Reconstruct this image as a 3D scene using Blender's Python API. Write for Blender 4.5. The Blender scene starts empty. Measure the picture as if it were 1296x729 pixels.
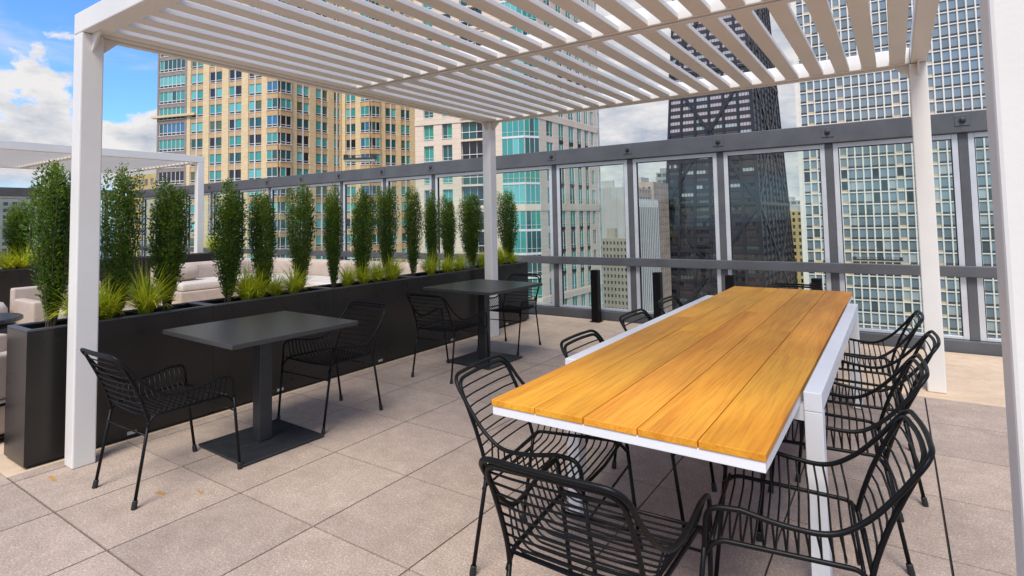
import bpy, bmesh, math, random
from mathutils import Vector, Matrix
R = math.radians
random.seed(7)
S = bpy.context.scene
COL = S.collection

# ------------------------------------------------------------------ camera
cd = bpy.data.cameras.new('camera'); cam = bpy.data.objects.new('camera', cd); COL.objects.link(cam)
rx_, ux_, wx_ = Vector((0.82841209, 0.55978639, -0.01930294)), Vector((0.04647281, -0.03434873, 0.99832883)), Vector((-0.55818786, 0.82792473, 0.05446975))
m = Matrix((rx_, ux_, -wx_)).transposed().to_4x4(); m.translation = Vector((0, 0, 1.417))
cam.matrix_world = m
cd.sensor_width = 36; cd.lens = 19.925; cd.shift_y = -(364.5 - 237.4) / 1296.0
cd.clip_start = 0.05; cd.clip_end = 30000
S.camera = cam

# ------------------------------------------------------------------ light
SUN_EL, SUN_AZ = 56, 160          # azimuth clockwise from +Y
sl = bpy.data.lights.new('sun', 'SUN'); sl.energy = 1.9; sl.angle = R(24); sl.color = (1.0, 0.955, 0.88)
so = bpy.data.objects.new('sun', sl); COL.objects.link(so)
sd = Vector((math.sin(R(SUN_AZ)) * math.cos(R(SUN_EL)), math.cos(R(SUN_AZ)) * math.cos(R(SUN_EL)), math.sin(R(SUN_EL))))
so.rotation_euler = sd.to_track_quat('Z', 'Y').to_euler(); so.location = (0, -5, 30)

W = bpy.data.worlds.new('World'); S.world = W; W.use_nodes = True
nt = W.node_tree; nt.nodes.clear(); N = nt.nodes; L = nt.links
def nd(t, **k):
    n = N.new(t)
    for a, b in k.items(): setattr(n, a, b)
    return n
def mth(op, a, b=None, c=None, clamp=False):
    n = nd('ShaderNodeMath', operation=op, use_clamp=clamp)
    for i, v in enumerate((a, b, c)):
        if v is None: continue
        if isinstance(v, (int, float)): n.inputs[i].default_value = v
        else: L.new(v, n.inputs[i])
    return n.outputs[0]
def mrange(v, a, b, c=0.0, d=1.0, smooth=True):
    n = nd('ShaderNodeMapRange', interpolation_type='SMOOTHSTEP' if smooth else 'LINEAR')
    L.new(v, n.inputs[0])
    for i, x in enumerate((a, b, c, d)): n.inputs[i + 1].default_value = x
    return n.outputs[0]
tc = nd('ShaderNodeTexCoord'); sp = nd('ShaderNodeSeparateXYZ'); L.new(tc.outputs['Generated'], sp.inputs[0])
sky = nd('ShaderNodeTexSky', sky_type='NISHITA', sun_disc=False, sun_elevation=R(SUN_EL), sun_rotation=R(SUN_AZ), altitude=250, air_density=1.0, dust_density=0.6, ozone_density=2.5)
def cloud_noise(scale, zs, off, detail=9, rough=0.55, dist=0.0):
    mp = nd('ShaderNodeMapping'); mp.inputs['Scale'].default_value = (scale, scale, scale * zs); mp.inputs['Location'].default_value = off
    L.new(tc.outputs['Generated'], mp.inputs[0])
    n = nd('ShaderNodeTexNoise'); n.inputs['Scale'].default_value = 1; n.inputs['Detail'].default_value = detail; n.inputs['Roughness'].default_value = rough; n.inputs['Distortion'].default_value = dist
    L.new(mp.outputs[0], n.inputs['Vector']); return n.outputs[0]
z = sp.outputs[2]; y = sp.outputs[1]; x = sp.outputs[0]
n1 = cloud_noise(7.0, 1.5, (1.3, 0.4, 0.2), 10, 0.58, 0.2)       # heaped clouds
n2 = cloud_noise(2.6, 4.0, (4.1, 2.0, 0.6), 8, 0.62, 0.6)       # thin streaks
n3 = cloud_noise(11.0, 2.6, (0.1, 7.0, 3.0), 8, 0.6)            # shading inside the clouds
# heaped band: solid low down, edge lifted and lowered by the noise; towards +Y the cloud deck reaches the zenith
edge = mth('ADD', mth('MULTIPLY', n1, 0.56), mrange(y, 0.42, 0.72, 0.0, 0.75))
dens = mth('SUBTRACT', mth('ADD', edge, -0.085), z)
low = mrange(dens, 0.0, 0.035)
wisp = mth('MULTIPLY', mrange(n2, 0.50, 0.78), 0.6)
behind = mth('MULTIPLY', mrange(y, 0.0, -0.5), mrange(n2, 0.35, 0.6))
hz = mrange(z, 0.075, 0.03)
hz = mth('MULTIPLY', hz, 0.0)
cov = mth('MAXIMUM', mth('MAXIMUM', low, wisp), behind)
cov = mth('MULTIPLY', cov, mrange(mth('ADD', z, mrange(y, 0.5, 0.8, 0.0, 0.1)), 0.035, 0.075, 0.25, 1.0))
shade = nd('ShaderNodeValToRGB'); L.new(mth('ADD', n3, mrange(dens, 0.0, 0.12, 0.16, -0.03, False)), shade.inputs[0])
shade.color_ramp.elements[0].position = 0.30; shade.color_ramp.elements[0].color = (0.50, 0.56, 0.66, 1)
shade.color_ramp.elements[1].position = 0.62; shade.color_ramp.elements[1].color = (1.0, 0.98, 0.96, 1)
cm = nd('ShaderNodeMix', data_type='RGBA', blend_type='MULTIPLY'); cm.inputs[0].default_value = 1
CLOUD = 2.9
cm.inputs[7].default_value = (CLOUD, CLOUD, CLOUD * 1.02, 1); L.new(shade.outputs[0], cm.inputs[6])
mix = nd('ShaderNodeMix', data_type='RGBA'); L.new(cov, mix.inputs[0]); tn = nd('ShaderNodeMix', data_type='RGBA', blend_type='MULTIPLY'); tn.inputs[0].default_value = 1; tn.inputs[7].default_value = (0.38, 0.58, 0.84, 1); L.new(sky.outputs[0], tn.inputs[6]); L.new(tn.outputs[2], mix.inputs[6]); L.new(cm.outputs[2], mix.inputs[7])
bg = nd('ShaderNodeBackground'); bg.inputs[1].default_value = 0.15; L.new(mix.outputs[2], bg.inputs[0])
wo = nd('ShaderNodeOutputWorld'); L.new(bg.outputs[0], wo.inputs[0])
S.view_settings.view_transform = 'Standard'; S.view_settings.look = 'None'; S.view_settings.gamma = 1; S.view_settings.exposure = 1.0
S.render.engine = 'CYCLES'
S.cycles.max_bounces = 8; S.cycles.transparent_max_bounces = 24

# ------------------------------------------------------------------ materials
MATS = {}
def mat(name, col, rough=0.5, metal=0.0, var=0.0, vscale=5.0, bump=0.0, bscale=60.0, spec=0.5, stretch=(1, 1, 1), col2=None, coat=0.0):
    if name in MATS: return MATS[name]
    M = bpy.data.materials.new(name); M.use_nodes = True; t = M.node_tree; b = t.nodes['Principled BSDF']
    b.inputs['Base Color'].default_value = (*col, 1); b.inputs['Roughness'].default_value = rough; b.inputs['Metallic'].default_value = metal
    b.inputs['Specular IOR Level'].default_value = spec; b.inputs['Coat Weight'].default_value = coat
    tcn = t.nodes.new('ShaderNodeTexCoord'); mp = t.nodes.new('ShaderNodeMapping'); mp.inputs['Scale'].default_value = stretch
    t.links.new(tcn.outputs['Object'], mp.inputs[0])
    if var > 0:
        n = t.nodes.new('ShaderNodeTexNoise'); n.inputs['Scale'].default_value = vscale; n.inputs['Detail'].default_value = 8; n.inputs['Roughness'].default_value = 0.6
        t.links.new(mp.outputs[0], n.inputs['Vector'])
        r = t.nodes.new('ShaderNodeValToRGB'); r.color_ramp.elements[0].position = 0.3; r.color_ramp.elements[1].position = 0.7
        c2 = col2 or tuple(c * (1 - var) for c in col)
        r.color_ramp.elements[0].color = (*c2, 1); r.color_ramp.elements[1].color = (*[min(1, c * (1 + var * 0.5)) for c in col], 1)
        t.links.new(n.outputs[0], r.inputs[0]); t.links.new(r.outputs[0], b.inputs['Base Color'])
        rr = t.nodes.new('ShaderNodeMapRange'); rr.inputs[3].default_value = max(0.03, rough - 0.08); rr.inputs[4].default_value = min(1, rough + 0.1)
        t.links.new(n.outputs[0], rr.inputs[0]); t.links.new(rr.outputs[0], b.inputs['Roughness'])
    if bump > 0:
        n = t.nodes.new('ShaderNodeTexNoise'); n.inputs['Scale'].default_value = bscale; n.inputs['Detail'].default_value = 6
        t.links.new(mp.outputs[0], n.inputs['Vector'])
        bn = t.nodes.new('ShaderNodeBump'); bn.inputs['Strength'].default_value = bump; bn.inputs['Distance'].default_value = 0.02
        t.links.new(n.outputs[0], bn.inputs['Height']); t.links.new(bn.outputs[0], b.inputs['Normal'])
    MATS[name] = M; return M

m_white = mat('painted_aluminium', (0.76, 0.725, 0.675), 0.38, var=0.06, vscale=2.0, bump=0.03, bscale=90)
m_whitet = mat('white_powder_coat', (0.80, 0.80, 0.81), 0.35, var=0.05, vscale=5)
m_steel = mat('grey_painted_steel', (0.092, 0.094, 0.102), 0.42, var=0.22, vscale=3.0, bump=0.05, bscale=40)
m_silver = mat('brushed_aluminium', (0.62, 0.63, 0.66), 0.35, metal=0.35, var=0.1, vscale=4)
m_black = mat('black_powder_coat', (0.004, 0.004, 0.0045), 0.42, var=0.2, vscale=20, spec=0.22)
m_rubber = mat('black_rubber', (0.012, 0.012, 0.012), 0.6)
m_gasket = mat('gasket', (0.01, 0.01, 0.01), 0.6)
m_planter = mat('bronze_metal_sheet', (0.034, 0.030, 0.026), 0.28, metal=0.4, var=0.22, vscale=2.2, bump=0.02, bscale=10)
m_rim = mat('planter_rim', (0.085, 0.085, 0.09), 0.4, metal=0.2, var=0.2)
m_soil = mat('potting_soil', (0.018, 0.013, 0.009), 0.95, var=0.5, vscale=40, bump=0.9, bscale=60)
m_badge = mat('badge_plate', (0.5, 0.5, 0.5), 0.35, metal=0.3)
m_cafe = mat('grey_laminate', (0.045, 0.043, 0.042), 0.36, var=0.25, vscale=60, bump=0.03, bscale=200)
m_cafeleg = mat('anthracite_steel', (0.028, 0.030, 0.033), 0.42, var=0.25, vscale=14, bump=0.04, bscale=60)
m_sofa = mat('beige_outdoor_fabric', (0.50, 0.40, 0.33), 0.9, var=0.12, vscale=6, bump=0.25, bscale=300)
m_cush = mat('pale_outdoor_fabric', (0.62, 0.55, 0.47), 0.92, var=0.1, vscale=6, bump=0.25, bscale=300)
m_navy = mat('dark_table_top', (0.018, 0.022, 0.035), 0.3, var=0.2)
m_leaf = mat('shrub_leaf', (0.088, 0.175, 0.012), 0.40, var=0.5, vscale=7, col2=(0.024, 0.070, 0.008), spec=0.5)
m_leafn = mat('shrub_young_leaf', (0.20, 0.30, 0.025), 0.45, var=0.4, vscale=9, spec=0.4)
m_bark = mat('shrub_bark', (0.09, 0.065, 0.04), 0.85, var=0.4, vscale=30)
m_grass = mat('golden_grass', (0.80, 0.76, 0.05), 0.5, var=0.4, vscale=14, col2=(0.38, 0.44, 0.03))
m_grass2 = mat('green_grass_blade', (0.40, 0.52, 0.03), 0.5, var=0.4, vscale=14)
m_stain = mat('rust_stain', (0.50, 0.26, 0.06), 0.8, var=0.3, vscale=25)

def leaf_translucent(M, amt=0.3):
    t = M.node_tree; b = t.nodes['Principled BSDF']; o = t.nodes['Material Output']
    tr = t.nodes.new('ShaderNodeBsdfTranslucent'); mx = t.nodes.new('ShaderNodeMixShader'); mx.inputs[0].default_value = amt
    src = b.inputs['Base Color'].links[0].from_socket
    t.links.new(src, tr.inputs[0]); t.links.new(b.outputs[0], mx.inputs[1]); t.links.new(tr.outputs[0], mx.inputs[2]); t.links.new(mx.outputs[0], o.inputs[0])
for q in (m_leaf, m_leafn, m_grass, m_grass2): leaf_translucent(q)

def wood():
    M = bpy.data.materials.new('oiled_teak'); M.use_nodes = True; t = M.node_tree; b = t.nodes['Principled BSDF']
    tcn = t.nodes.new('ShaderNodeTexCoord'); oi = t.nodes.new('ShaderNodeObjectInfo')
    cb = t.nodes.new('ShaderNodeCombineXYZ'); ml = t.nodes.new('ShaderNodeMath'); ml.operation = 'MULTIPLY'; ml.inputs[1].default_value = 37.0
    t.links.new(oi.outputs['Random'], ml.inputs[0]); t.links.new(ml.outputs[0], cb.inputs[0]); t.links.new(ml.outputs[0], cb.inputs[2])
    ad = t.nodes.new('ShaderNodeVectorMath'); t.links.new(tcn.outputs['Object'], ad.inputs[0]); t.links.new(cb.outputs[0], ad.inputs[1])
    def mp(s):
        q = t.nodes.new('ShaderNodeMapping'); q.inputs['Scale'].default_value = s; t.links.new(ad.outputs[0], q.inputs[0]); return q.outputs[0]
    w = t.nodes.new('ShaderNodeTexNoise'); w.inputs['Scale'].default_value = 1; w.inputs['Detail'].default_value = 5; w.inputs['Distortion'].default_value = 0.5
    t.links.new(mp((6, 0.42, 6)), w.inputs[0])
    g = t.nodes.new('ShaderNodeTexNoise'); g.inputs['Scale'].default_value = 1; g.inputs['Detail'].default_value = 9; g.inputs['Roughness'].default_value = 0.7
    t.links.new(mp((110, 3.0, 110)), g.inputs[0])
    wv = t.nodes.new('ShaderNodeMath'); wv.operation = 'MULTIPLY'; wv.inputs[1].default_value = 5; t.links.new(w.outputs[0], wv.inputs[0])
    fr = t.nodes.new('ShaderNodeMath'); fr.operation = 'PINGPONG'; fr.inputs[1].default_value = 1; t.links.new(wv.outputs[0], fr.inputs[0])
    r = t.nodes.new('ShaderNodeValToRGB'); e = r.color_ramp.elements
    e[0].position = 0.0; e[0].color = (0.70, 0.29, 0.018, 1); e[1].position = 1.0; e[1].color = (0.88, 0.43, 0.038, 1)
    q = e.new(0.55); q.color = (0.80, 0.36, 0.026, 1)
    t.links.new(fr.outputs[0], r.inputs[0])
    r2 = t.nodes.new('ShaderNodeValToRGB'); r2.color_ramp.elements[0].position = 0.3; r2.color_ramp.elements[0].color = (0.62, 0.52, 0.40, 1); r2.color_ramp.elements[1].position = 0.55; r2.color_ramp.elements[1].color = (1, 1, 1, 1)
    t.links.new(g.outputs[0], r2.inputs[0])
    mx = t.nodes.new('ShaderNodeMix'); mx.data_type = 'RGBA'; mx.blend_type = 'MULTIPLY'; mx.inputs[0].default_value = 0.8
    t.links.new(r.outputs[0], mx.inputs[6]); t.links.new(r2.outputs[0], mx.inputs[7])
    # blotches of wear and board-to-board tone
    bl = t.nodes.new('ShaderNodeTexNoise'); bl.inputs['Scale'].default_value = 2.2; bl.inputs['Detail'].default_value = 6; t.links.new(mp((1.4, 0.6, 1)), bl.inputs[0])
    hs = t.nodes.new('ShaderNodeHueSaturation'); vr = t.nodes.new('ShaderNodeMapRange'); vr.inputs[1].default_value = 0.25; vr.inputs[2].default_value = 0.75; vr.inputs[3].default_value = 0.80; vr.inputs[4].default_value = 1.12
    t.links.new(bl.outputs[0], vr.inputs[0]); t.links.new(vr.outputs[0], hs.inputs['Value'])
    hr = t.nodes.new('ShaderNodeMapRange'); hr.inputs[3].default_value = 0.489; hr.inputs[4].default_value = 0.500; t.links.new(oi.outputs['Random'], hr.inputs[0]); t.links.new(hr.outputs[0], hs.inputs['Hue'])
    t.links.new(mx.outputs[2], hs.inputs['Color']); t.links.new(hs.outputs[0], b.inputs['Base Color'])
    b.inputs['Roughness'].default_value = 0.45; b.inputs['Specular IOR Level'].default_value = 0.3
    bn = t.nodes.new('ShaderNodeBump'); bn.inputs['Strength'].default_value = 0.12; bn.inputs['Distance'].default_value = 0.003; t.links.new(g.outputs[0], bn.inputs['Height']); t.links.new(bn.outputs[0], b.inputs['Normal'])
    return M
m_wood = wood()

def paver(name, base, speck=True, tile=True):
    M = bpy.data.materials.new(name); M.use_nodes = True; t = M.node_tree; b = t.nodes['Principled BSDF']
    tcn = t.nodes.new('ShaderNodeTexCoord')
    def noise(s, d=6, r=0.6):
        n = t.nodes.new('ShaderNodeTexNoise'); n.inputs['Scale'].default_value = s; n.inputs['Detail'].default_value = d; n.inputs['Roughness'].default_value = r; t.links.new(tcn.outputs['Object'], n.inputs['Vector']); return n.outputs[0]
    def mulramp(fac, p0, c0, p1, c1, prev):
        r = t.nodes.new('ShaderNodeValToRGB'); r.color_ramp.elements[0].position = p0; r.color_ramp.elements[0].color = (*c0, 1); r.color_ramp.elements[1].position = p1; r.color_ramp.elements[1].color = (*c1, 1)
        t.links.new(fac, r.inputs[0]); mx = t.nodes.new('ShaderNodeMix'); mx.data_type = 'RGBA'; mx.blend_type = 'MULTIPLY'; mx.inputs[0].default_value = 1
        if isinstance(prev, tuple): mx.inputs[6].default_value = (*prev, 1)
        else: t.links.new(prev, mx.inputs[6])
        t.links.new(r.outputs[0], mx.inputs[7]); return mx.outputs[2]
    c = mulramp(noise(1.7), 0.3, (0.86, 0.84, 0.82), 0.7, (1.08, 1.07, 1.06), base)
    c = mulramp(noise(9, 8, 0.7), 0.35, (0.88, 0.87, 0.86), 0.65, (1.08, 1.07, 1.06), c)
    if speck:
        c = mulramp(noise(105, 4, 0.9), 0.35, (0.56, 0.53, 0.51), 0.60, (1.13, 1.12, 1.11), c)
        v = t.nodes.new('ShaderNodeTexVoronoi'); v.inputs['Scale'].default_value = 60; t.links.new(tcn.outputs['Object'], v.inputs['Vector'])
        c = mulramp(v.outputs['Distance'], 0.12, (1.55, 1.5, 1.46), 0.22, (0.99, 0.99, 0.99), c)
    if tile:
        mp = t.nodes.new('ShaderNodeVectorMath'); mp.operation = 'SUBTRACT'; mp.inputs[1].default_value = (-2.32 - 0.61 * 40, 1.117 - 0.61 * 40, 0)
        sn = t.nodes.new('ShaderNodeVectorMath'); sn.operation = 'DIVIDE'; sn.inputs[1].default_value = (0.61, 0.61, 100)
        fl = t.nodes.new('ShaderNodeVectorMath'); fl.operation = 'FLOOR'; wn = t.nodes.new('ShaderNodeTexWhiteNoise')
        t.links.new(tcn.outputs['Object'], mp.inputs[0]); t.links.new(mp.outputs[0], sn.inputs[0]); t.links.new(sn.outputs[0], fl.inputs[0]); t.links.new(fl.outputs[0], wn.inputs['Vector'])
        c = mulramp(wn.outputs['Value'], 0.0, (0.90, 0.90, 0.90), 1.0, (1.06, 1.05, 1.04), c)
    t.links.new(c, b.inputs['Base Color']); b.inputs['Roughness'].default_value = 0.82; b.inputs['Specular IOR Level'].default_value = 0.3
    bn = t.nodes.new('ShaderNodeBump'); bn.inputs['Strength'].default_value = 0.35; bn.inputs['Distance'].default_value = 0.004
    t.links.new(noise(170, 3, 0.8), bn.inputs['Height']); t.links.new(bn.outputs[0], b.inputs['Normal'])
    return M
m_paver = paver('exposed_aggregate_paver', (0.49, 0.40, 0.335))
m_tan = paver('tan_concrete', (0.66, 0.50, 0.35), speck=False, tile=False)
m_joint = mat('joint_grit', (0.035, 0.03, 0.026), 0.9)

def glass_clear():
    M = bpy.data.materials.new('clear_panel_glass'); M.use_nodes = True; t = M.node_tree; t.nodes.remove(t.nodes['Principled BSDF']); o = t.nodes['Material Output']
    tr = t.nodes.new('ShaderNodeBsdfTransparent'); tr.inputs[0].default_value = (0.90, 0.945, 0.92, 1)
    gl = t.nodes.new('ShaderNodeBsdfGlossy'); gl.inputs['Roughness'].default_value = 0.01; gl.inputs[0].default_value = (1, 1, 1, 1)
    f = t.nodes.new('ShaderNodeFresnel'); f.inputs[0].default_value = 1.55
    ge = t.nodes.new('ShaderNodeNewGeometry'); iv = t.nodes.new('ShaderNodeMath'); iv.operation = 'SUBTRACT'; iv.inputs[0].default_value = 1.0; t.links.new(ge.outputs['Backfacing'], iv.inputs[1])
    fm = t.nodes.new('ShaderNodeMath'); fm.operation = 'MULTIPLY'; t.links.new(f.outputs[0], fm.inputs[0]); t.links.new(iv.outputs[0], fm.inputs[1])
    mx = t.nodes.new('ShaderNodeMixShader'); t.links.new(fm.outputs[0], mx.inputs[0]); t.links.new(tr.outputs[0], mx.inputs[1]); t.links.new(gl.outputs[0], mx.inputs[2]); t.links.new(mx.outputs[0], o.inputs[0])
    return M
m_clear = glass_clear()

def wglass(name, col, rough=0.06, spec=0.8, metal=0.0):
    """window glass seen from outside: dark room colour under a glossy pane, slightly wavy"""
    M = mat(name, col, rough, metal=metal, spec=spec); b = M.node_tree.nodes['Principled BSDF']; t = M.node_tree
    n = t.nodes.new('ShaderNodeTexNoise'); n.inputs['Scale'].default_value = 0.7; bn = t.nodes.new('ShaderNodeBump'); bn.inputs['Strength'].default_value = 0.05; bn.inputs['Distance'].default_value = 0.3
    tcn = [q for q in t.nodes if q.type == 'TEX_COORD'][0]; t.links.new(tcn.outputs['Object'], n.inputs['Vector'])
    t.links.new(n.outputs[0], bn.inputs['Height']); t.links.new(bn.outputs[0], b.inputs['Normal'])
    return M
g_teal = wglass('teal_glass', (0.045, 0.30, 0.27)); g_teald = wglass('dark_teal_glass', (0.012, 0.085, 0.085)); g_tealp = wglass('pale_teal_glass', (0.13, 0.46, 0.44))
g_blue = wglass('blue_glass', (0.03, 0.16, 0.30)); g_black = wglass('black_glass', (0.008, 0.010, 0.016)); g_olive = wglass('olive_glass', (0.09, 0.12, 0.045))
g_green = wglass('green_glass', (0.015, 0.27, 0.19)); g_grey = wglass('grey_glass', (0.15, 0.20, 0.23)); g_greyb = wglass('grey_blue_glass', (0.20, 0.26, 0.31)); g_pale = wglass('blind_glass', (0.36, 0.40, 0.42))
g_lilac = wglass('blinds_behind_bronze_glass', (0.42, 0.37, 0.39)); g_amber = wglass('amber_room_glass', (0.42, 0.28, 0.08)); g_bronze = wglass('bronze_glass', (0.05, 0.042, 0.045))
g_dkgrey = wglass('dark_grey_glass', (0.065, 0.09, 0.10))

def brick(name, c1, c2, mortar, scale=1.0):
    M = bpy.data.materials.new(name); M.use_nodes = True; t = M.node_tree; b = t.nodes['Principled BSDF']
    tcn = t.nodes.new('ShaderNodeTexCoord'); n = t.nodes.new('ShaderNodeTexNoise'); n.inputs['Scale'].default_value = 1.2 * scale; n.inputs['Detail'].default_value = 8; n.inputs['Roughness'].default_value = 0.7
    t.links.new(tcn.outputs['Object'], n.inputs[0]); r = t.nodes.new('ShaderNodeValToRGB'); r.color_ramp.elements[0].position = 0.35; r.color_ramp.elements[1].position = 0.65
    r.color_ramp.elements[0].color = (*c1, 1); r.color_ramp.elements[1].color = (*c2, 1); t.links.new(n.outputs[0], r.inputs[0])
    # horizontal courses
    sx = t.nodes.new('ShaderNodeSeparateXYZ'); t.links.new(tcn.outputs['Object'], sx.inputs[0])
    ml = t.nodes.new('ShaderNodeMath'); ml.operation = 'MULTIPLY'; ml.inputs[1].default_value = 1.3; t.links.new(sx.outputs[2], ml.inputs[0])
    fr = t.nodes.new('ShaderNodeMath'); fr.operation = 'FRACT'; t.links.new(ml.outputs[0], fr.inputs[0])
    gt = t.nodes.new('ShaderNodeMath'); gt.operation = 'GREATER_THAN'; gt.inputs[1].default_value = 0.9; t.links.new(fr.outputs[0], gt.inputs[0])
    mx = t.nodes.new('ShaderNodeMix'); mx.data_type = 'RGBA'; mx.inputs[7].default_value = (*mortar, 1); t.links.new(r.outputs[0], mx.inputs[6])
    m2 = t.nodes.new('ShaderNodeMath'); m2.operation = 'MULTIPLY'; m2.inputs[1].default_value = 0.5; t.links.new(gt.outputs[0], m2.inputs[0]); t.links.new(m2.outputs[0], mx.inputs[0])
    t.links.new(mx.outputs[2], b.inputs['Base Color']); b.inputs['Roughness'].default_value = 0.85
    return M
b_yellow = brick('yellow_brick', (0.68, 0.50, 0.28), (0.78, 0.60, 0.36), (0.56, 0.42, 0.26))
b_orange = brick('orange_brick', (0.52, 0.33, 0.16), (0.62, 0.42, 0.22), (0.38, 0.24, 0.13))
b_greybr = brick('grey_brick', (0.26, 0.21, 0.18), (0.33, 0.27, 0.24), (0.2, 0.17, 0.15))
b_cream = brick('cream_stone', (0.70, 0.55, 0.42), (0.78, 0.63, 0.49), (0.50, 0.42, 0.34), 0.6)
b_white = mat('white_stone', (0.72, 0.69, 0.66), 0.7, var=0.1, vscale=0.5)
b_ivory = mat('ivory_mullion', (0.80, 0.75, 0.67), 0.7, var=0.08, vscale=0.5)
b_tanpanel = mat('tan_panel', (0.62, 0.46, 0.30), 0.7, var=0.2, vscale=0.6)
b_vent = mat('dark_vent', (0.045, 0.045, 0.05), 0.7)
b_black = mat('black_anodised_steel', (0.012, 0.014, 0.022), 0.45, var=0.2, vscale=0.2)
b_brown = mat('bronze_spandrel', (0.026, 0.020, 0.024), 0.5, var=0.3, vscale=0.2)
b_lgrey = mat('light_grey_concrete', (0.47, 0.46, 0.44), 0.8, var=0.12, vscale=0.12)
b_beige = mat('beige_concrete', (0.42, 0.38, 0.31), 0.8, var=0.12, vscale=0.15)
b_pink = mat('pinkish_stone', (0.52, 0.36, 0.29), 0.8, var=0.15, vscale=0.2)
b_redbr = mat('red_brown_brick', (0.50, 0.37, 0.30), 0.85, var=0.2, vscale=0.2)
b_ochre = mat('ochre_terracotta', (0.55, 0.40, 0.17), 0.8, var=0.2, vscale=0.3)
b_roof = mat('roof_membrane', (0.55, 0.54, 0.52), 0.85, var=0.2, vscale=0.2)
b_rooftar = mat('tar_roof', (0.16, 0.155, 0.15), 0.9, var=0.2, vscale=0.1)

# ------------------------------------------------------------------ helpers
def obj(name, bm, mats, parent=None, smooth=False, kind=None):
    me = bpy.data.meshes.new(name); bm.to_mesh(me); bm.free()
    for q in (mats if isinstance(mats, (list, tuple)) else [mats]): me.materials.append(q)
    if smooth: me.polygons.foreach_set('use_smooth', [True] * len(me.polygons))
    o = bpy.data.objects.new(name, me); COL.objects.link(o)
    if parent: o.parent = parent
    if kind: o['kind'] = kind
    return o
def thing(name, label, cat, loc=(0, 0, 0), rz=0.0, group=None):
    o = bpy.data.objects.new(name, None); COL.objects.link(o); o.location = loc; o.rotation_euler = (0, 0, rz); o.empty_display_size = 0.1
    o['label'] = label; o['category'] = cat
    if group: o['group'] = group
    return o
def dup(root, loc, rz, label=None, group=None, scale=None):
    r = root.copy(); COL.objects.link(r); r.location = loc; r.rotation_euler = (0, 0, rz)
    if label: r['label'] = label
    if group: r['group'] = group
    if scale: r.scale = scale
    for ch in list(root.children):
        c = ch.copy(); COL.objects.link(c); c.parent = r
        for g in list(ch.children):
            d = g.copy(); COL.objects.link(d); d.parent = c
    return r
def box(bm, x0, y0, z0, x1, y1, z1, mi=0, M=None, bev=0.0):
    vs = [Vector(p) for p in ((x0, y0, z0), (x1, y0, z0), (x1, y1, z0), (x0, y1, z0), (x0, y0, z1), (x1, y0, z1), (x1, y1, z1), (x0, y1, z1))]
    if M is not None: vs = [M @ v for v in vs]
    v = [bm.verts.new(p) for p in vs]
    fs = [bm.faces.new([v[i] for i in f]) for f in ((0, 3, 2, 1), (4, 5, 6, 7), (0, 1, 5, 4), (1, 2, 6, 5), (2, 3, 7, 6), (3, 0, 4, 7))]
    for f in fs: f.material_index = mi
    if bev > 0:
        es = list({e for f in fs for e in f.edges})
        r = bmesh.ops.bevel(bm, geom=es, offset=bev, segments=2, affect='EDGES', profile=0.5)
        for f in r['faces']: f.material_index = mi
    return fs
def nbox(*a, **k):
    bm = bmesh.new(); box(bm, *a, **k); return bm
def tube(bm, pts, r, n=8, closed=False, caps=True):
    pts = [Vector(p) for p in pts]; k = len(pts); rings = []
    up = None
    for i in range(k):
        if closed: d = (pts[(i + 1) % k] - pts[i - 1]).normalized()
        else: d = (pts[min(i + 1, k - 1)] - pts[max(i - 1, 0)]).normalized()
        if up is None:
            up = d.orthogonal().normalized()
        up = (up - d * up.dot(d))
        if up.length < 1e-6: up = d.orthogonal()
        up.normalize(); sd_ = d.cross(up)
        rr = r[i] if isinstance(r, (list, tuple)) else r
        rings.append([bm.verts.new(pts[i] + (up * math.cos(2 * math.pi * j / n) + sd_ * math.sin(2 * math.pi * j / n)) * rr) for j in range(n)])
    for i in range(k if closed else k - 1):
        a, b = rings[i], rings[(i + 1) % k]
        for j in range(n): bm.faces.new((a[j], a[(j + 1) % n], b[(j + 1) % n], b[j]))
    if caps and not closed:
        bm.faces.new(list(reversed(rings[0]))); bm.faces.new(rings[-1])
def fillet(pts, rad, seg=6):
    """round the corners of a polyline; rad may be a list"""
    P = [Vector(p) for p in pts]; out = [P[0]]
    for i in range(1, len(P) - 1):
        r = rad[i] if isinstance(rad, (list, tuple)) else rad
        a, b, c = P[i - 1], P[i], P[i + 1]
        l1, l2 = (a - b).length, (c - b).length
        r = min(r, l1 * 0.48, l2 * 0.48)
        if r < 1e-4: out.append(b); continue
        p0 = b + (a - b).normalized() * r; p1 = b + (c - b).normalized() * r
        for s in range(seg + 1):
            t_ = s / seg
            out.append(p0.lerp(b, t_).lerp(b.lerp(p1, t_), t_))
    out.append(P[-1]); return out
def lathe(bm, prof, n=24, mi=0):
    rings = [[bm.verts.new((r * math.cos(2 * math.pi * j / n), r * math.sin(2 * math.pi * j / n), zz)) for j in range(n)] for r, zz in prof]
    for a, b in zip(rings, rings[1:]):
        for j in range(n): bm.faces.new((a[j], a[(j + 1) % n], b[(j + 1) % n], b[j])).material_index = mi
    bm.faces.new(list(reversed(rings[0]))).material_index = mi; bm.faces.new(rings[-1]).material_index = mi

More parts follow.
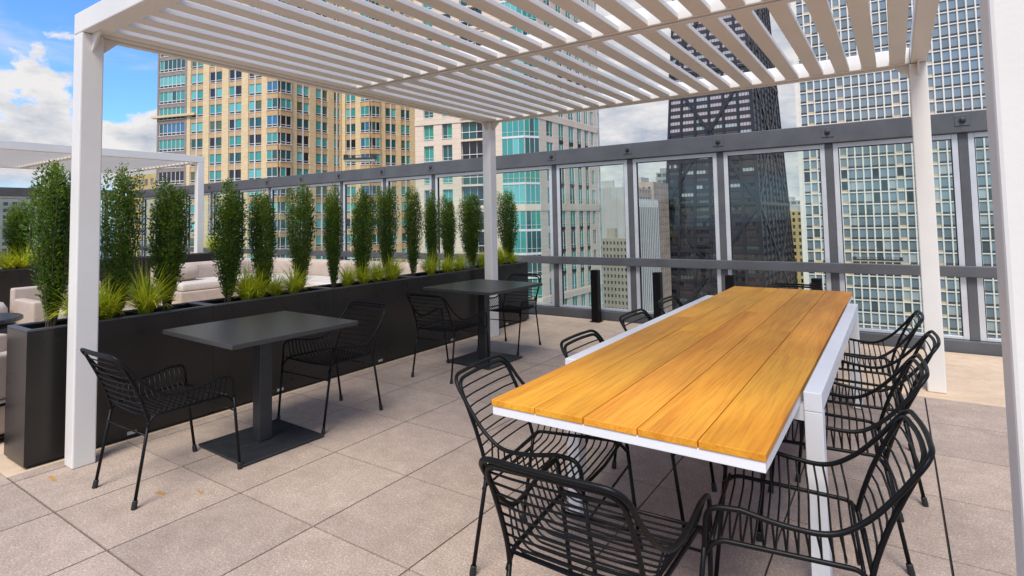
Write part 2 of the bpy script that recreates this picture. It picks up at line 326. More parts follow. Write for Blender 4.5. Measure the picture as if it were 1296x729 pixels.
# ------------------------------------------------------------------ the setting
TX, TY, T = -2.32, 1.117, 0.61
bm = bmesh.new(); box(bm, -19.0, -6.0, -0.6, 3.2, 7.42, -0.012); obj('terrace_slab', bm, m_joint, kind='structure')
bm = bmesh.new()
for i in range(-27, 9):
    for j in range(-12, 7):
        x0 = TX + i * T; y0 = TY + j * T
        if x0 < -18.9 or x0 + T > 3.2: continue
        if x0 < -4.9 and y0 > 0.9: continue
        xc = -4.262 if (x0 < -4.2 and y0 > 0.9) else x0
        g = 0.0042
        gl_ = 0.0055 if i == 4 else g; gb = 0.0055 if j in (0,) else g
        box(bm, xc + gl_, y0 + gb, -0.010, x0 + T - g, min(y0 + T, 5.387) - g, 0.0)
bmesh.ops.recalc_face_normals(bm, faces=bm.faces); obj('paving', bm, m_paver, kind='structure')
bm = bmesh.new()
for (x0, y0, x1, y1) in [(-4.26, 5.39, -1.0, 7.2), (-0.997, 5.39, 3.2, 7.2), (-18.9, 1.12, -4.264, 7.2)]:
    box(bm, x0, y0, -0.010, x1, y1, -0.001)
obj('concrete_strip', bm, m_tan, kind='structure')
bm = bmesh.new()
for (cx, cy, a, b_, n_, ph) in [(-3.30, 1.50, 0.05, 0.022, 14, 1), (-3.12, 1.62, 0.035, 0.012, 11, 3), (-4.02, 1.255, 0.07, 0.018, 12, 2)]:
    vs = [bm.verts.new((cx + a * (0.75 + 0.25 * math.sin(3 * t_ + ph)) * math.cos(t_), cy + b_ * (0.75 + 0.3 * math.sin(2 * t_ + ph)) * math.sin(t_), 0.0015)) for t_ in [2 * math.pi * k / n_ for k in range(n_)]]
    bm.faces.new(vs)
o = obj('rust_stain', bm, m_stain, kind='structure')

# city ground far below and the lake
bm = bmesh.new(); box(bm, -1100, -9000, -76, 9000, 12000, -75); obj('ground', bm, mat('city_ground', (0.15, 0.145, 0.135), 0.9, var=0.4, vscale=0.02), kind='structure')
bm = bmesh.new(); box(bm, -26000, -16000, -78, -1100, 18000, -76.5); obj('lake', bm, mat('lake_water', (0.10, 0.30, 0.42), 0.25, var=0.2, vscale=0.01, bump=0.2, bscale=0.3), kind='structure')

# ------------------------------------------------------------------ pergolas
def post_bm(x0, y0, x1, y1, z0, z1):
    bm = bmesh.new(); box(bm, x0, y0, z0, x1, y1, z1, bev=0.008); return bm
PG = thing('pergola', 'large white slatted pergola standing over the wooden dining table', 'pergola', (-2, 3.5, 0))
PGM = Matrix.Translation((2, -3.5, 0))
def pobj(name, bm, mt=m_white, par=None, sm=False):
    bm.transform(PGM); return obj(name, bm, mt, par or PG, smooth=sm)
XL0, XL1, XR0, XR1, YF0, YF1, YB0, YB1 = -4.17, -4.05, 0.145, 0.266, 1.357, 1.478, 5.55, 5.67
ZB, ZT = 2.605, 2.735
for (a, b_, c_, d_) in [(XL0, YF0, XL1, YF1), (XL0, YB0, XL1, YB1), (XR0 + .016, YF0, XR1 + .016, YF1), (XR0, YB0, XR1, YB1)]:
    o = pobj('post', post_bm(a, b_, c_, d_, 0.0, ZB - 0.002))
def beam(x0, y0, x1, y1, z0=ZB, z1=ZT):
    bm = bmesh.new(); box(bm, x0, y0, z0, x1, y1, z1, bev=0.006); return bm
pobj('beam', beam(XL0, YF0, XL1, YB1)); pobj('beam', beam(XR0 + 0.012, YF0, XR1, YB1))
pobj('beam', beam(XL1 + 0.002, YF0, XR0 + 0.010, YF1)); pobj('beam', beam(XL1 + 0.002, YB0, XR0 + 0.010, YB1)); pobj('beam', beam(XL1 + 0.002, 3.395, XR0 + 0.010, 3.505, ZB + 0.002, ZT))
# ridges running along the underside of the beams
def rail(x0, y0, x1, y1): 
    bm = bmesh.new(); box(bm, x0, y0, ZB - 0.012, x1, y1, ZB - 0.001); return bm
for (a, b_, c_, d_) in [(XL0 + .02, YF1 + .05, XL1 - .055, YB0 - .05), (XL1 + .1, YB0 + .055, XR0 - .1, YB1 - .02), (XL1 + .1, 3.42, XR0 - .1, 3.46)]:
    pobj('drip_rail', rail(a, b_, c_, d_))
for (sx, px) in ((1, XL1), (-1, XR0)):
    for (sy, py) in ((1, YF1), (-1, YB0)):
        for ax in (0, 1):                 # gusset along X and along Y
            bm = bmesh.new()
            L_ = 0.11; t2 = 0.006
            if ax == 0: pr = [(px, 0), (px + sx * L_, 0), (px, -L_)]; yy = (YF0 + YF1) / 2 if sy > 0 else (YB0 + YB1) / 2; vs = [(a, yy + s * t2, ZB - 0.003 + b_) for s in (-1, 1) for a, b_ in pr]
            else: pr = [(py, 0), (py + sy * L_, 0), (py, -L_)]; xx = (XL0 + XL1) / 2 if sx > 0 else (XR0 + XR1) / 2; vs = [(xx + s * t2, a, ZB - 0.003 + b_) for s in (-1, 1) for a, b_ in pr]
            v = [bm.verts.new(q) for q in vs]
            for f in ((0, 1, 2), (3, 5, 4), (0, 3, 4, 1), (1, 4, 5, 2), (2, 5, 3, 0)): bm.faces.new([v[k] for k in f])
            bmesh.ops.recalc_face_normals(bm, faces=bm.faces); pobj('bracket', bm)
for bay, (y0, y1) in enumerate(((YF1 + 0.002, 3.393), (3.507, YB0 - 0.002))):
    for k in range(22):
        xr = 0.122 - 0.1938 * k
        x0 = xr - 0.106
        if x0 < XL1 + 0.003: x0 = XL1 + 0.003
        bm = bmesh.new(); box(bm, x0, y0, 2.614, xr, y1, 2.650, bev=0.004); pobj('slat', bm)

P2 = thing('pergola', 'second white pergola in the left background, roofing the far lounge', 'pergola', (-15, 4.5, 0))
M2 = Matrix.Translation((15, -4.5, 0))
def p2(name, bm): bm.transform(M2); return obj(name, bm, m_white, P2)
ax0, ax1, ay0, ay1, az0, az1 = -16.9, -12.8, 2.2, 6.65, 2.80, 2.95
for (a, b_) in ((ax0, ay0), (ax0, ay1 - .14), (ax1 - .14, ay1 - .14)): p2('post', post_bm(a, b_, a + .14, b_ + .14, 0, az0 - .002))
p2('beam', beam(ax1 - .14, ay0, ax1, ay1, az0, az1)); p2('beam', beam(ax0, ay0, ax0 + .14, ay1, az0, az1))
for yy in (ay0, (ay0 + ay1) / 2, ay1 - .14): p2('beam', beam(ax0 + .142, yy, ax1 - .142, yy + .14, az0 + .002, az1 - .002))
k = 0
xx = ax0 + 0.18
while xx < ax1 - 0.3:
    for (y0, y1) in ((ay0 + .142, (ay0 + ay1) / 2 - .002), ((ay0 + ay1) / 2 + .142, ay1 - .142)):
        bm = bmesh.new(); box(bm, xx, y0, az0 + .03, xx + .05, y1, az0 + .075); p2('slat', bm)
    xx += 0.1938

# ------------------------------------------------------------------ glass wind screens
def screen(org, ang, n, pitch, label, start=0.0, rail_ext=(0.4, 0.4)):
    """local x runs along the fence, y is the outside; mullion k at start + k*pitch"""
    t_ = thing('glass_fence', label, 'glass fence', org, ang)
    x0 = start - rail_ext[0]; x1 = start + (n - 1) * pitch + rail_ext[1]
    bm = bmesh.new(); box(bm, x0, 0.0, 2.195, x1, 0.13, 2.405, bev=0.006); obj('top_rail', bm, m_steel, t_)
    bm = bmesh.new(); box(bm, x0, 0.0, 0.745, x1, 0.05, 0.855, bev=0.006); obj('handrail', bm, m_steel, t_)
    bm = bmesh.new(); box(bm, x0, 0.0, -0.01, x1, 0.14, 0.115, bev=0.005); obj('kerb', bm, m_steel, t_)
    for k in range(n):
        xm = start + k * pitch
        bm = bmesh.new(); box(bm, xm - 0.038, 0.052, 0.117, xm + 0.038, 0.128, 2.193, bev=0.004); obj('mullion', bm, m_steel, t_)
        bm = bmesh.new(); box(bm, xm - 0.062, -0.008, 2.262, xm + 0.062, -0.001, 2.372, bev=0.002)
        M = Matrix.Translation((xm, -0.008, 2.315)) @ Matrix.Rotation(R(90), 4, 'X')
        b2 = bmesh.new(); lathe(b2, [(0.030, 0.0), (0.030, 0.007), (0.020, 0.010), (0.019, 0.020), (0.013, 0.028), (0.003, 0.030)], 18); b2.transform(M)
        pl = obj('wall_plate', bm, m_steel, t_); obj('lamp_head', b2, m_cafeleg, pl, smooth=False)
        if k < n - 1:
            a, b_ = xm + 0.040, xm + pitch - 0.040
            w_ = 0.05
            bm = bmesh.new(); y0, y1 = 0.060, 0.115; z0, z1 = 0.119, 2.191
            box(bm, a, y0, z0, a + w_, y1, z1, bev=0.003); box(bm, b_ - w_, y0, z0, b_, y1, z1, bev=0.003)
            box(bm, a + w_ + .0005, y0, z1 - w_, b_ - w_ - .0005, y1, z1, bev=0.003); box(bm, a + w_ + .0005, y0, z0, b_ - w_ - .0005, y1, z0 + w_ * .6, bev=0.003)
            fr = obj('panel_frame', bm, m_silver, t_)
            bm = bmesh.new(); gk = 0.008; zz0, zz1 = z0 + w_ * .6, z1 - w_
            box(bm, a + w_, y0 + .012, zz0, a + w_ + gk, y1 - .012, zz1); box(bm, b_ - w_ - gk, y0 + .012, zz0, b_ - w_, y1 - .012, zz1)
            box(bm, a + w_ + gk, y0 + .012, zz1 - gk, b_ - w_ - gk, y1 - .012, zz1)
            obj('gasket', bm, m_gasket, fr)
            bm = bmesh.new(); box(bm, a + w_ + gk, 0.086, zz0, b_ - w_ - gk, 0.094, zz1 - gk); obj('glass_pane', bm, m_clear, t_)
    return t_
screen((0, 7.23, 0), 0, 17, 1.19, 'grey steel framed glass fence closing the terrace behind the dining table', start=-0.59 - 14 * 1.19, rail_ext=(0.35, 0.9))
screen((-17.75, 7.2, 0), R(90), 8, 1.19, 'grey steel framed glass fence at the far left end, beyond the second pergola', start=-8.9, rail_ext=(0.3, 0.42))

# ------------------------------------------------------------------ planter boxes
def planter(x0, y0, x1, y1, h, label, group, seed=0):
    cx, cy = (x0 + x1) / 2, (y0 + y1) / 2; w, d = (x1 - x0) / 2, (y1 - y0) / 2
    t_ = thing('planter_box', label, 'planter', (cx, cy, 0), 0, group)
    bm = bmesh.new(); wl = 0.022
    # four walls (butted) standing on a recessed plinth
    box(bm, -w, -d, 0.02, -w + wl, d, h - 0.012); box(bm, w - wl, -d, 0.02, w, d, h - 0.012)
    box(bm, -w + wl, -d, 0.02, w - wl, -d + wl, h - 0.012); box(bm, -w + wl, d - wl, 0.02, w - wl, d, h - 0.012)
    obj('box_wall', bm, m_planter, t_)
    bm = bmesh.new(); r_ = 0.032
    box(bm, -w, -d, h - 0.010, -w + r_, d, h); box(bm, w - r_, -d, h - 0.010, w, d, h); box(bm, -w + r_, -d, h - 0.010, w - r_, -d + r_, h); box(bm, -w + r_, d - r_, h - 0.010, w - r_, d, h)
    obj('rim', bm, m_rim, t_)
    bm = bmesh.new(); box(bm, -w + 0.02, -d + 0.02, 0, w - 0.02, d - 0.02, 0.018); obj('plinth', bm, m_gasket, t_)
    bm = bmesh.new(); nx, ny = 8, 20; rr = random.Random(seed)
    g = [[bm.verts.new((-w + .024 + (2 * w - .048) * i / nx, -d + .024 + (2 * d - .048) * j / ny, h - 0.045 + rr.uniform(-.012, .014))) for j in range(ny + 1)] for i in range(nx + 1)]
    for i in range(nx):
        for j in range(ny): bm.faces.new((g[i][j], g[i + 1][j], g[i + 1][j + 1], g[i][j + 1]))
    obj('soil', bm, m_soil, t_)
    return t_
order = ['nearest dark metal planter box, at the foot of the pergola post on the left', 'dark metal planter box second from the left post, behind the near cafe table', 'middle box of the long dark planter row, between the two cafe tables', 'dark metal planter box behind the chair of the far cafe table', 'farthest dark metal planter box, ending near the glass fence']
ys = [1.2, 2.306, 3.41, 4.514, 5.618, 6.722]
for k in range(5):
    t_ = planter(-4.64, ys[k] + (0.001 if k else 0), -4.29, ys[k + 1] - 0.001, 0.81, order[k], 'dark planter boxes in the long row', k)
    dY = (ys[k + 1] + ys[k]) / 2
    bm = bmesh.new(); box(bm, 0.1752, 1.74 + 1.103 * k - dY, 0.030, 0.179, 1.795 + 1.103 * k - dY, 0.050); obj('badge', bm, m_badge, t_)
planter(-11.15, 1.6, -10.8, 3.75, 0.81, 'dark planter box with shrubs behind the beige armchair at the left edge', 'dark planter boxes of the lounge', 11)
planter(-12.45, 3.2, -12.1, 7.0, 0.81, 'dark planter box behind the corner sofa, beside the second pergola post', 'dark planter boxes of the lounge', 12)

# ------------------------------------------------------------------ columnar shrubs
def shrub_mesh(seed, H=1.1, n_stem=13, leafsize=0.024, spread=0.145):
    rr = random.Random(seed); bl = bmesh.new(); bs = bmesh.new()
    for s in range(n_stem):
        a = 2.399 * s + rr.uniform(-.3, .3); q = math.sqrt((s + .5) / n_stem)
        top_r = spread * q * rr.uniform(0.75, 1.1); hh = H * rr.uniform(0.76, 1.0) * (1 - 0.06 * q)
        tipx, tipy = top_r * math.cos(a), top_r * math.sin(a)
        bx, by = rr.uniform(-.022, .022), rr.uniform(-.022, .022)
        def P(t_, tipx=tipx, tipy=tipy, bx=bx, by=by, hh=hh, ph=rr.uniform(0, 6), am=rr.uniform(.002, .009)):
            k = min(1, (t_ / 0.62)) ** 1.05 if t_ < 0.62 else 1 - 0.22 * (t_ - 0.62) / 0.38
            return Vector((bx + (tipx - bx) * k + am * math.sin(9 * t_ + ph), by + (tipy - by) * k + am * math.cos(8 * t_ + ph), hh * t_))
        pts = [P(i / 14) for i in range(15)]
        tube(bs, pts, [0.0062 * (1 - 0.8 * i / 14) for i in range(15)], 5)
        z0 = rr.uniform(0.07, 0.16)
        nl = int(560 * hh / 1.1)
        for i in range(nl):
            t_ = z0 + (1 - z0) * (i / nl) ** 0.92
            p_ = P(t_)
            fade = min(1, (t_ - z0 + .03) / 0.2) * (1 if t_ < .86 else 1 - 0.45 * (t_ - .86) / .14)
            off = (0.008 + 0.055 * rr.random() ** 0.8) * fade
            an = i * 2.399 + rr.uniform(-.5, .5)
            d = Vector((math.cos(an), math.sin(an), rr.uniform(0.25, 1.1))).normalized()
            base = p_ + d * off * 0.75
            ln = leafsize * rr.uniform(.75, 1.35) * (0.75 if t_ > .95 else 1); wd = ln * rr.uniform(.42, .6)
            side = d.cross(Vector((0, 0, 1))).normalized(); side = (side * math.cos(r_ := rr.uniform(-.9, .9)) + d.cross(side) * math.sin(r_))
            nrm = d.cross(side)
            v0 = bl.verts.new(base); v1 = bl.verts.new(base + d * ln * .5 + side * wd * .5 + nrm * ln * .07); v2 = bl.verts.new(base + d * ln - nrm * ln * .1); v3 = bl.verts.new(base + d * ln * .5 - side * wd * .5 + nrm * ln * .07)
            young = (t_ > 0.80 and rr.random() < .6) or rr.random() < 0.16
            f1 = bl.faces.new((v0, v1, v2)); f2 = bl.faces.new((v0, v2, v3)); f1.material_index = f2.material_index = 1 if young else 0
    return bl, bs
def mk(name, bm, mats):
    me = bpy.data.meshes.new(name); bm.to_mesh(me); bm.free()
    for q in mats: me.materials.append(q)
    return me
SHR = []
for sd_ in (3, 11, 23, 31):
    a, b_ = shrub_mesh(sd_, n_stem=18 if sd_ != 23 else 15, spread=0.15 if sd_ != 11 else 0.125); SHR.append((mk('foliage', a, [m_leaf, m_leafn]), mk('stem', b_, [m_bark])))
def shrub(x_, y_, z_, h, w_, var, rz, label, group):
    t_ = thing('columnar_shrub', label, 'shrub', (x_, y_, z_), rz, group); t_.scale = (w_, w_, h / 1.1); t_.rotation_euler = (R(1.6) * math.sin(rz * 5.1), R(1.6) * math.cos(rz * 3.7), rz)
    for me, nm in zip(SHR[var], ('foliage', 'stem')):
        o = bpy.data.objects.new(nm, me); COL.objects.link(o); o.parent = t_
    return t_
ROW = 'columnar shrubs in the planter row'
sh = [(1.36, 1.90, 0.92, 0, 'tall many-tipped columnar shrub left of the near pergola post, first of the row'),
      (1.74, 1.88, 0.82, 2, 'columnar shrub half hidden directly behind the near pergola post'),
      (2.06, 1.80, 1.0, 3, 'forked columnar shrub above the big golden grass tuft, right of the near post'),
      (2.52, 1.81, 0.98, 1, 'columnar shrub standing at the joint of the first and second planter boxes'),
      (2.82, 1.74, 0.82, 0, 'columnar shrub in the second planter box, left of its two'),
      (3.21, 1.81, 0.92, 2, 'columnar shrub in the second planter box, next to the joint with the middle box'),
      (3.55, 1.80, 0.72, 1, 'slim columnar shrub just right of the joint between second and middle boxes'),
      (3.87, 1.80, 0.86, 3, 'full columnar shrub in the middle planter box, second of its three'),
      (4.26, 1.85, 0.76, 0, 'columnar shrub in the middle planter box, third of its three'),
      (4.62, 1.83, 0.74, 2, 'slim columnar shrub, first in the fourth planter box'),
      (4.93, 1.79, 0.72, 1, 'slim columnar shrub, second in the fourth planter box'),
      (5.27, 1.75, 0.78, 3, 'short columnar shrub, third in the fourth planter box'),
      (5.70, 1.80, 1.00, 0, 'columnar shrub just left of the far pergola post'),
      (6.47, 1.86, 1.02, 2, 'columnar shrub right of the far pergola post, last of the row')]
for i, (yy, top, w_, v_, lb) in enumerate(sh): shrub(-4.462 + 0.02 * math.sin(i * 2.1), yy, 0.765, top - 0.765, w_, v_, i * 1.3, lb, ROW)
for i, (xx_, yy, h_, w_, lb) in enumerate([(-10.97, 2.45, 1.05, 1.1, 'dark columnar shrub at the left picture edge behind the round table'), (-10.97, 2.95, 1.1, 1.2, 'dark bushy shrub in the lounge planter, above the beige armchair'), (-10.97, 3.5, 1.0, 1.0, 'dark shrub in the lounge planter hidden behind the first tall shrub')]):
    shrub(xx_, yy, 0.765, h_, w_ * 1.25, i, i * 2.0, lb, 'shrubs of the lounge planter')

# ------------------------------------------------------------------ grass tufts
def tuft_mesh(seed, n=150, H=0.2, wdt=0.0032):
    rr = random.Random(seed); bm = bmesh.new()
    for i in range(n):
        a = rr.uniform(0, 2 * math.pi); lean = rr.random() ** 0.6 * 1.35; ln = H * rr.uniform(.7, 1.45)
        d = Vector((math.cos(a), math.sin(a), 0)); s_ = Vector((-math.sin(a), math.cos(a), 0))
        b0 = Vector((rr.uniform(-.02, .02), rr.uniform(-.02, .02), 0)); prev = None; seg = 7; mi = 1 if rr.random() < .3 else 0
        for k in range(seg + 1):
            t_ = k / seg; th = lean * (0.25 + 1.25 * t_)
            if k == 0: p_ = b0.copy()
            else: p_ = p_ + (d * math.sin(th) + Vector((0, 0, 1)) * math.cos(th)) * ln / seg
            w_ = wdt * (1 - t_ ** 2 * .92)
            cur = (bm.verts.new(p_ - s_ * w_), bm.verts.new(p_ + s_ * w_))
            if prev: f = bm.faces.new((prev[0], prev[1], cur[1], cur[0])); f.material_index = mi
            prev = cur
    return bm
TU = [mk('blades', tuft_mesh(s_, n_, h_, wd), [m_grass, m_grass2]) for s_, n_, h_, wd in ((1, 380, .30, .0036), (2, 420, .23, .0032), (3, 380, .21, .0032))]
def tuft(x_, y_, z_, v_, s, rz, label, group):
    o = bpy.data.objects.new('grass_tuft', TU[v_]); COL.objects.link(o); o.location = (x_, y_, z_); o.rotation_euler = (0, 0, rz); o.scale = (s, s, s)
    o['label'] = label; o['category'] = 'ornamental grass'; o['group'] = group
G = 'golden grass tufts along the planter row'
tf = [(-4.39, 1.50, 0, 1.0, 'golden grass tuft half hidden behind the near pergola post'), (-4.44, 1.66, 1, 1.1, 'golden grass tuft peeping out right of the near pergola post'),
      (-4.42, 1.90, 0, 1.10, 'largest golden grass tuft, spilling over the rim right of the near post'),
      (-4.43, 2.66, 1, 1.1, 'yellow grass tuft first right of the second shrub stem'), (-4.46, 2.78, 2, 1.25, 'broad yellow grass tuft in front of the fifth shrub'), (-4.45, 2.93, 1, 0.8, 'small pale grass tuft in the second planter box'), (-4.43, 3.10, 0, 0.85, 'bright grass tuft at the foot of the sixth shrub'),
      (-4.44, 3.70, 1, 0.9, 'grass tuft between the slim seventh and full eighth shrubs'), (-4.42, 3.88, 0, 0.85, 'upright golden grass tuft in the middle box'), (-4.44, 4.08, 1, 0.95, 'small grass tuft right of the upright one'), (-4.42, 4.27, 2, 1.2, 'yellow grass tuft below the ninth shrub'),
      (-4.42, 4.86, 0, 0.9, 'tall golden grass tuft above the far cafe table'), (-4.42, 5.15, 2, 1.0, 'low grass tuft left of the far post'), (-4.45, 5.42, 1, 0.9, 'grass tuft under the short twelfth shrub'), (-4.42, 5.85, 2, 1.1, 'grass tuft directly behind the far pergola post'),
      (-4.45, 6.28, 1, 1.1, 'yellow grass tuft right of the far pergola post'), (-4.42, 6.5, 0, 0.7, 'last yellow grass tuft at the end of the planter row')]
for i, (a, b_, v_, s, lb) in enumerate(tf): tuft(a, b_, 0.768, v_, s, i * 1.7, lb, G)
for i, (yy, lb) in enumerate(((2.35, 'golden grass tuft at the very left picture edge, above the lounge planter'), (2.62, 'golden grass tuft between the two dark shrubs of the lounge planter'), (2.80, 'small golden grass tuft in front of the bushy lounge shrub'), (2.98, 'golden grass tuft just right of the bushy lounge shrub'), (3.2, 'golden grass tuft left of the first tall shrub, far lounge planter'), (3.45, 'golden grass tuft behind the first tall shrub, end of the lounge planter'))):
    tuft(-10.9, yy, 0.77, i % 3, 1.35, i, lb, 'golden grass tufts of the lounge planter')
for i, (yy, lb) in enumerate(((3.9, 'golden grass tuft in the far planter, behind the near pergola post'), (4.9, 'golden grass tuft in the far planter, between second and third shrubs'), (5.75, 'golden grass tuft beside the post of the second pergola'), (6.6, 'golden grass tuft behind the sofa, between fourth and fifth shrubs'))):
    tuft(-12.25, yy, 0.77, i % 3, 1.4, i, lb, 'golden grass tufts behind the sofa')

# ------------------------------------------------------------------ lounge furniture behind the planter
def soft(bm, x0, y0, z0, x1, y1, z1, b=0.05, n=3):
    b2 = bmesh.new(); box(b2, x0, y0, z0, x1, y1, z1)
    bmesh.ops.bevel(b2, geom=list(b2.edges), offset=b, segments=n, affect='EDGES', profile=0.6)
    me = bpy.data.meshes.new('tmp'); b2.to_mesh(me); b2.free(); bm.from_mesh(me); bpy.data.meshes.remove(me)
SF = thing('corner_sofa', 'long beige corner sofa seen between the shrubs, in front of the glass fence', 'sofa', (-10.9, 6.9, 0))
def sobj(nm, b, mt, bev=.05):
    bm = bmesh.new(); soft(bm, *[q + d for q, d in zip(b, (10.9, -6.9, 0) * 2)], b=bev); return obj(nm, bm, mt, SF, smooth=False)
sobj('base', (-10.95, 4.75, .04, -9.85, 6.95, .30), m_sofa, .03); sobj('base', (-9.845, 5.95, .04, -6.3, 6.95, .30), m_sofa, .03)
sobj('seat_cushion', (-10.65, 4.78, .302, -9.87, 5.9, .44), m_cush)
for k in range(4): sobj('seat_cushion', (-10.65 + k * 1.08, 5.92, .302, -9.59 + k * 1.08, 6.70, .44), m_cush)
sobj('backrest', (-10.98, 4.75, .302, -10.68, 6.95, .72), m_sofa, .1); sobj('backrest', (-10.67, 6.72, .302, -6.3, 6.98, .72), m_sofa, .09)
bm = bmesh.new(); lathe(bm, [(0.02, -.26), (.10, -.255), (.135, -.22), (.145, 0), (.135, .22), (.10, .255), (.02, .26)], 20); bm.transform(Matrix.Rotation(R(90), 4, 'X') @ Matrix.Identity(4))
o = obj('bolster_cushion', bm, m_sofa, smooth=True); o.location = (-10.35, 5.0, .585); o['label'] = 'round beige bolster cushion lying at the left end of the corner sofa'; o['category'] = 'cushion'
def armchair(loc, rz, label, w=.8):
    t_ = thing('lounge_armchair', label, 'armchair', loc, rz, 'beige lounge armchairs')
    for nm, b, mt in (('base', (-w / 2, -.4, .05, w / 2, .4, .28), m_sofa), ('seat_cushion', (-w / 2 + .12, -.38, .282, w / 2 - .12, .26, .42), m_cush), ('backrest', (-w / 2, .262, .282, w / 2, .40, .70), m_sofa), ('armrest', (-w / 2, -.4, .282, -w / 2 + .11, .258, .58), m_sofa), ('armrest', (w / 2 - .11, -.4, .282, w / 2, .258, .58), m_sofa)):
        bm = bmesh.new(); soft(bm, *b, b=.025); obj(nm, bm, mt, t_)
    bm = bmesh.new()
    for zz in (.03, .24): box(bm, -w / 2 - .006, -.406, zz, w / 2 + .006, .406, zz + .018)
    for sx in (-1, 1):
        for sy in (-1, 1): box(bm, sx * (w / 2 - .03) - .012, sy * .36 - .012, 0, sx * (w / 2 - .03) + .012, sy * .36 + .012, .029)
    obj('frame', bm, m_black, t_); return t_
armchair((-8.45, 2.75, 0), R(90), 'beige lounge armchair with its back to the first tall shrub, beside the round table', .9)
armchair((-5.45, 1.28, 0), R(200), 'beige lounge armchair cut by the left picture edge beside the planter end', .9)
RT = thing('round_table', 'dark round side table at the left picture edge, near the planter end', 'side table', (-7.33, 1.60, 0))
bm = bmesh.new(); lathe(bm, [(.385, .515), (.405, .525), (.405, .55), (.395, .56)], 40); obj('table_top', bm, m_navy, RT)
bm = bmesh.new(); lathe(bm, [(.30, 0), (.33, .01), (.36, .35), (.345, .50), (.30, .513)], 36); obj('drum_base', bm, m_navy, RT, smooth=True)
bm = bmesh.new(); lathe(bm, [(.20, 0), (.30, .01), (.33, .10), (.33, .36), (.29, .43), (.10, .45), (.02, .452)], 32)
o = obj('pouf', bm, m_cush, smooth=True); o.location = (-8.75, 1.92, 0.12); o['label'] = 'pale round pouf showing above the dark round table at the left edge'; o['category'] = 'pouf'
bm = bmesh.new(); lathe(bm, [(.25, 0), (.25, .118)], 24); bb = obj('plinth', bm, m_black, o); bb.location = (0, 0, -.12)
ST = thing('side_table', 'slim white-legged side table at the left end of the corner sofa', 'side table', (-8.9, 4.05, 0))
bm = bmesh.new(); lathe(bm, [(.16, .50), (.17, .505), (.17, .52)], 28); obj('table_top', bm, m_navy, ST)
bm = bmesh.new(); lathe(bm, [(.022, .012), (.022, .499)], 14); obj('leg', bm, m_whitet, ST, smooth=True)
bm = bmesh.new(); lathe(bm, [(.13, 0), (.13, .008), (.03, .011)], 28); obj('foot_plate', bm, m_whitet, ST)
bm = bmesh.new(); lathe(bm, [(.035, 0), (.038, .01), (.038, .26), (.03, .27)], 20)
o = obj('candle_lantern', bm, m_whitet, smooth=False); o.location = (-8.9, 4.05, .522); o['label'] = 'slim white lantern cylinder standing on the small side table by the sofa'; o['category'] = 'lantern'

# ------------------------------------------------------------------ black bollards by the fence
def bollard(x_, y_, label):
    t_ = thing('bollard', label, 'bollard light', (x_, y_, 0), 0, 'black bollards before the glass fence')
    bm = bmesh.new(); box(bm, -.05, -.05, 0, .05, .05, .655, bev=.004); obj('column', bm, m_black, t_)
    bm = bmesh.new(); box(bm, -.05, -.05, .657, .05, .05, .695, bev=.004); obj('cap', bm, m_black, t_)
    bm = bmesh.new(); box(bm, -.07, -.07, 0, .07, .07, .01); obj('base_plate', bm, m_black, t_)
for x_, lb in ((-3.42, 'square black bollard nearest the far cafe table, leftmost at the fence'), (-2.55, 'square black bollard second from left, behind the tucked-in chairs'), (-1.66, 'square black bollard behind the far left corner of the wooden table'), (-.75, 'square black bollard behind the chair at the far table end')):
    bollard(x_, 7.06, lb)

# ------------------------------------------------------------------ dining table
DT = thing('dining_table', 'long dining table with orange-brown teak boards on a white metal frame', 'dining table', (-0.80, 3.63, 0))
DM = Matrix.Translation((0.80, -3.63, 0))
def dobj(nm, bm, mt): bm.transform(DM); return obj(nm, bm, mt, DT)
x0, x1, y0, y1 = -1.273, -0.327, 1.722, 5.55
pw = (x1 - x0) / 5
cuts = [(3.75,), (3.30,), (4.15,), (3.55,), (2.95,)]
for k in range(5):
    seq = [y0, *cuts[k], y1]
    for a, b_ in zip(seq, seq[1:]):
        bm = bmesh.new(); box(bm, x0 + k * pw + .0018, a + (.0007 if a != y0 else 0), .727, x0 + (k + 1) * pw - .0018, b_ - (.0007 if b_ != y1 else 0), .750, bev=.0022); dobj('plank', bm, m_wood)
bm = bmesh.new(); box(bm, x0 + .004, y0 + .004, .695, x1 - .004, y0 + .044, .7262, bev=.002); box(bm, x0 + .004, y1 - .044, .695, x1 - .004, y1 - .004, .7262, bev=.002)
box(bm, x0 + .004, y0 + .046, .695, x0 + .044, y1 - .046, .7262); box(bm, x1 - .044, y0 + .046, .695, x1 - .004, y1 - .046, .7262)
for yy in (2.6, 3.6, 4.6): box(bm, x0 + .046, yy, .697, x1 - .046, yy + .05, .7255)
dobj('top_frame', bm, m_whitet)
for (a, b_) in ((-1.342, -1.280), (-0.320, -0.258)):
    bm = bmesh.new(); box(bm, a, 2.415, .672, b_, 4.885, .744, bev=.003); dobj('side_rail', bm, m_whitet)
    for yy in (2.415, 4.813):
        bm = bmesh.new(); box(bm, a, yy, 0.006, b_, yy + .072, .671, bev=.003); lg = dobj('leg', bm, m_whitet)
        bm = bmesh.new(); box(bm, a + .01, yy + .01, 0, b_ - .01, yy + .062, .0055); bm.transform(DM); obj('foot_pad', bm, m_rubber, lg)
for yy in (2.43, 4.83):
    bm = bmesh.new(); box(bm, -1.279, yy, .630, -0.321, yy + .04, .692); dobj('crossbar', bm, m_whitet)

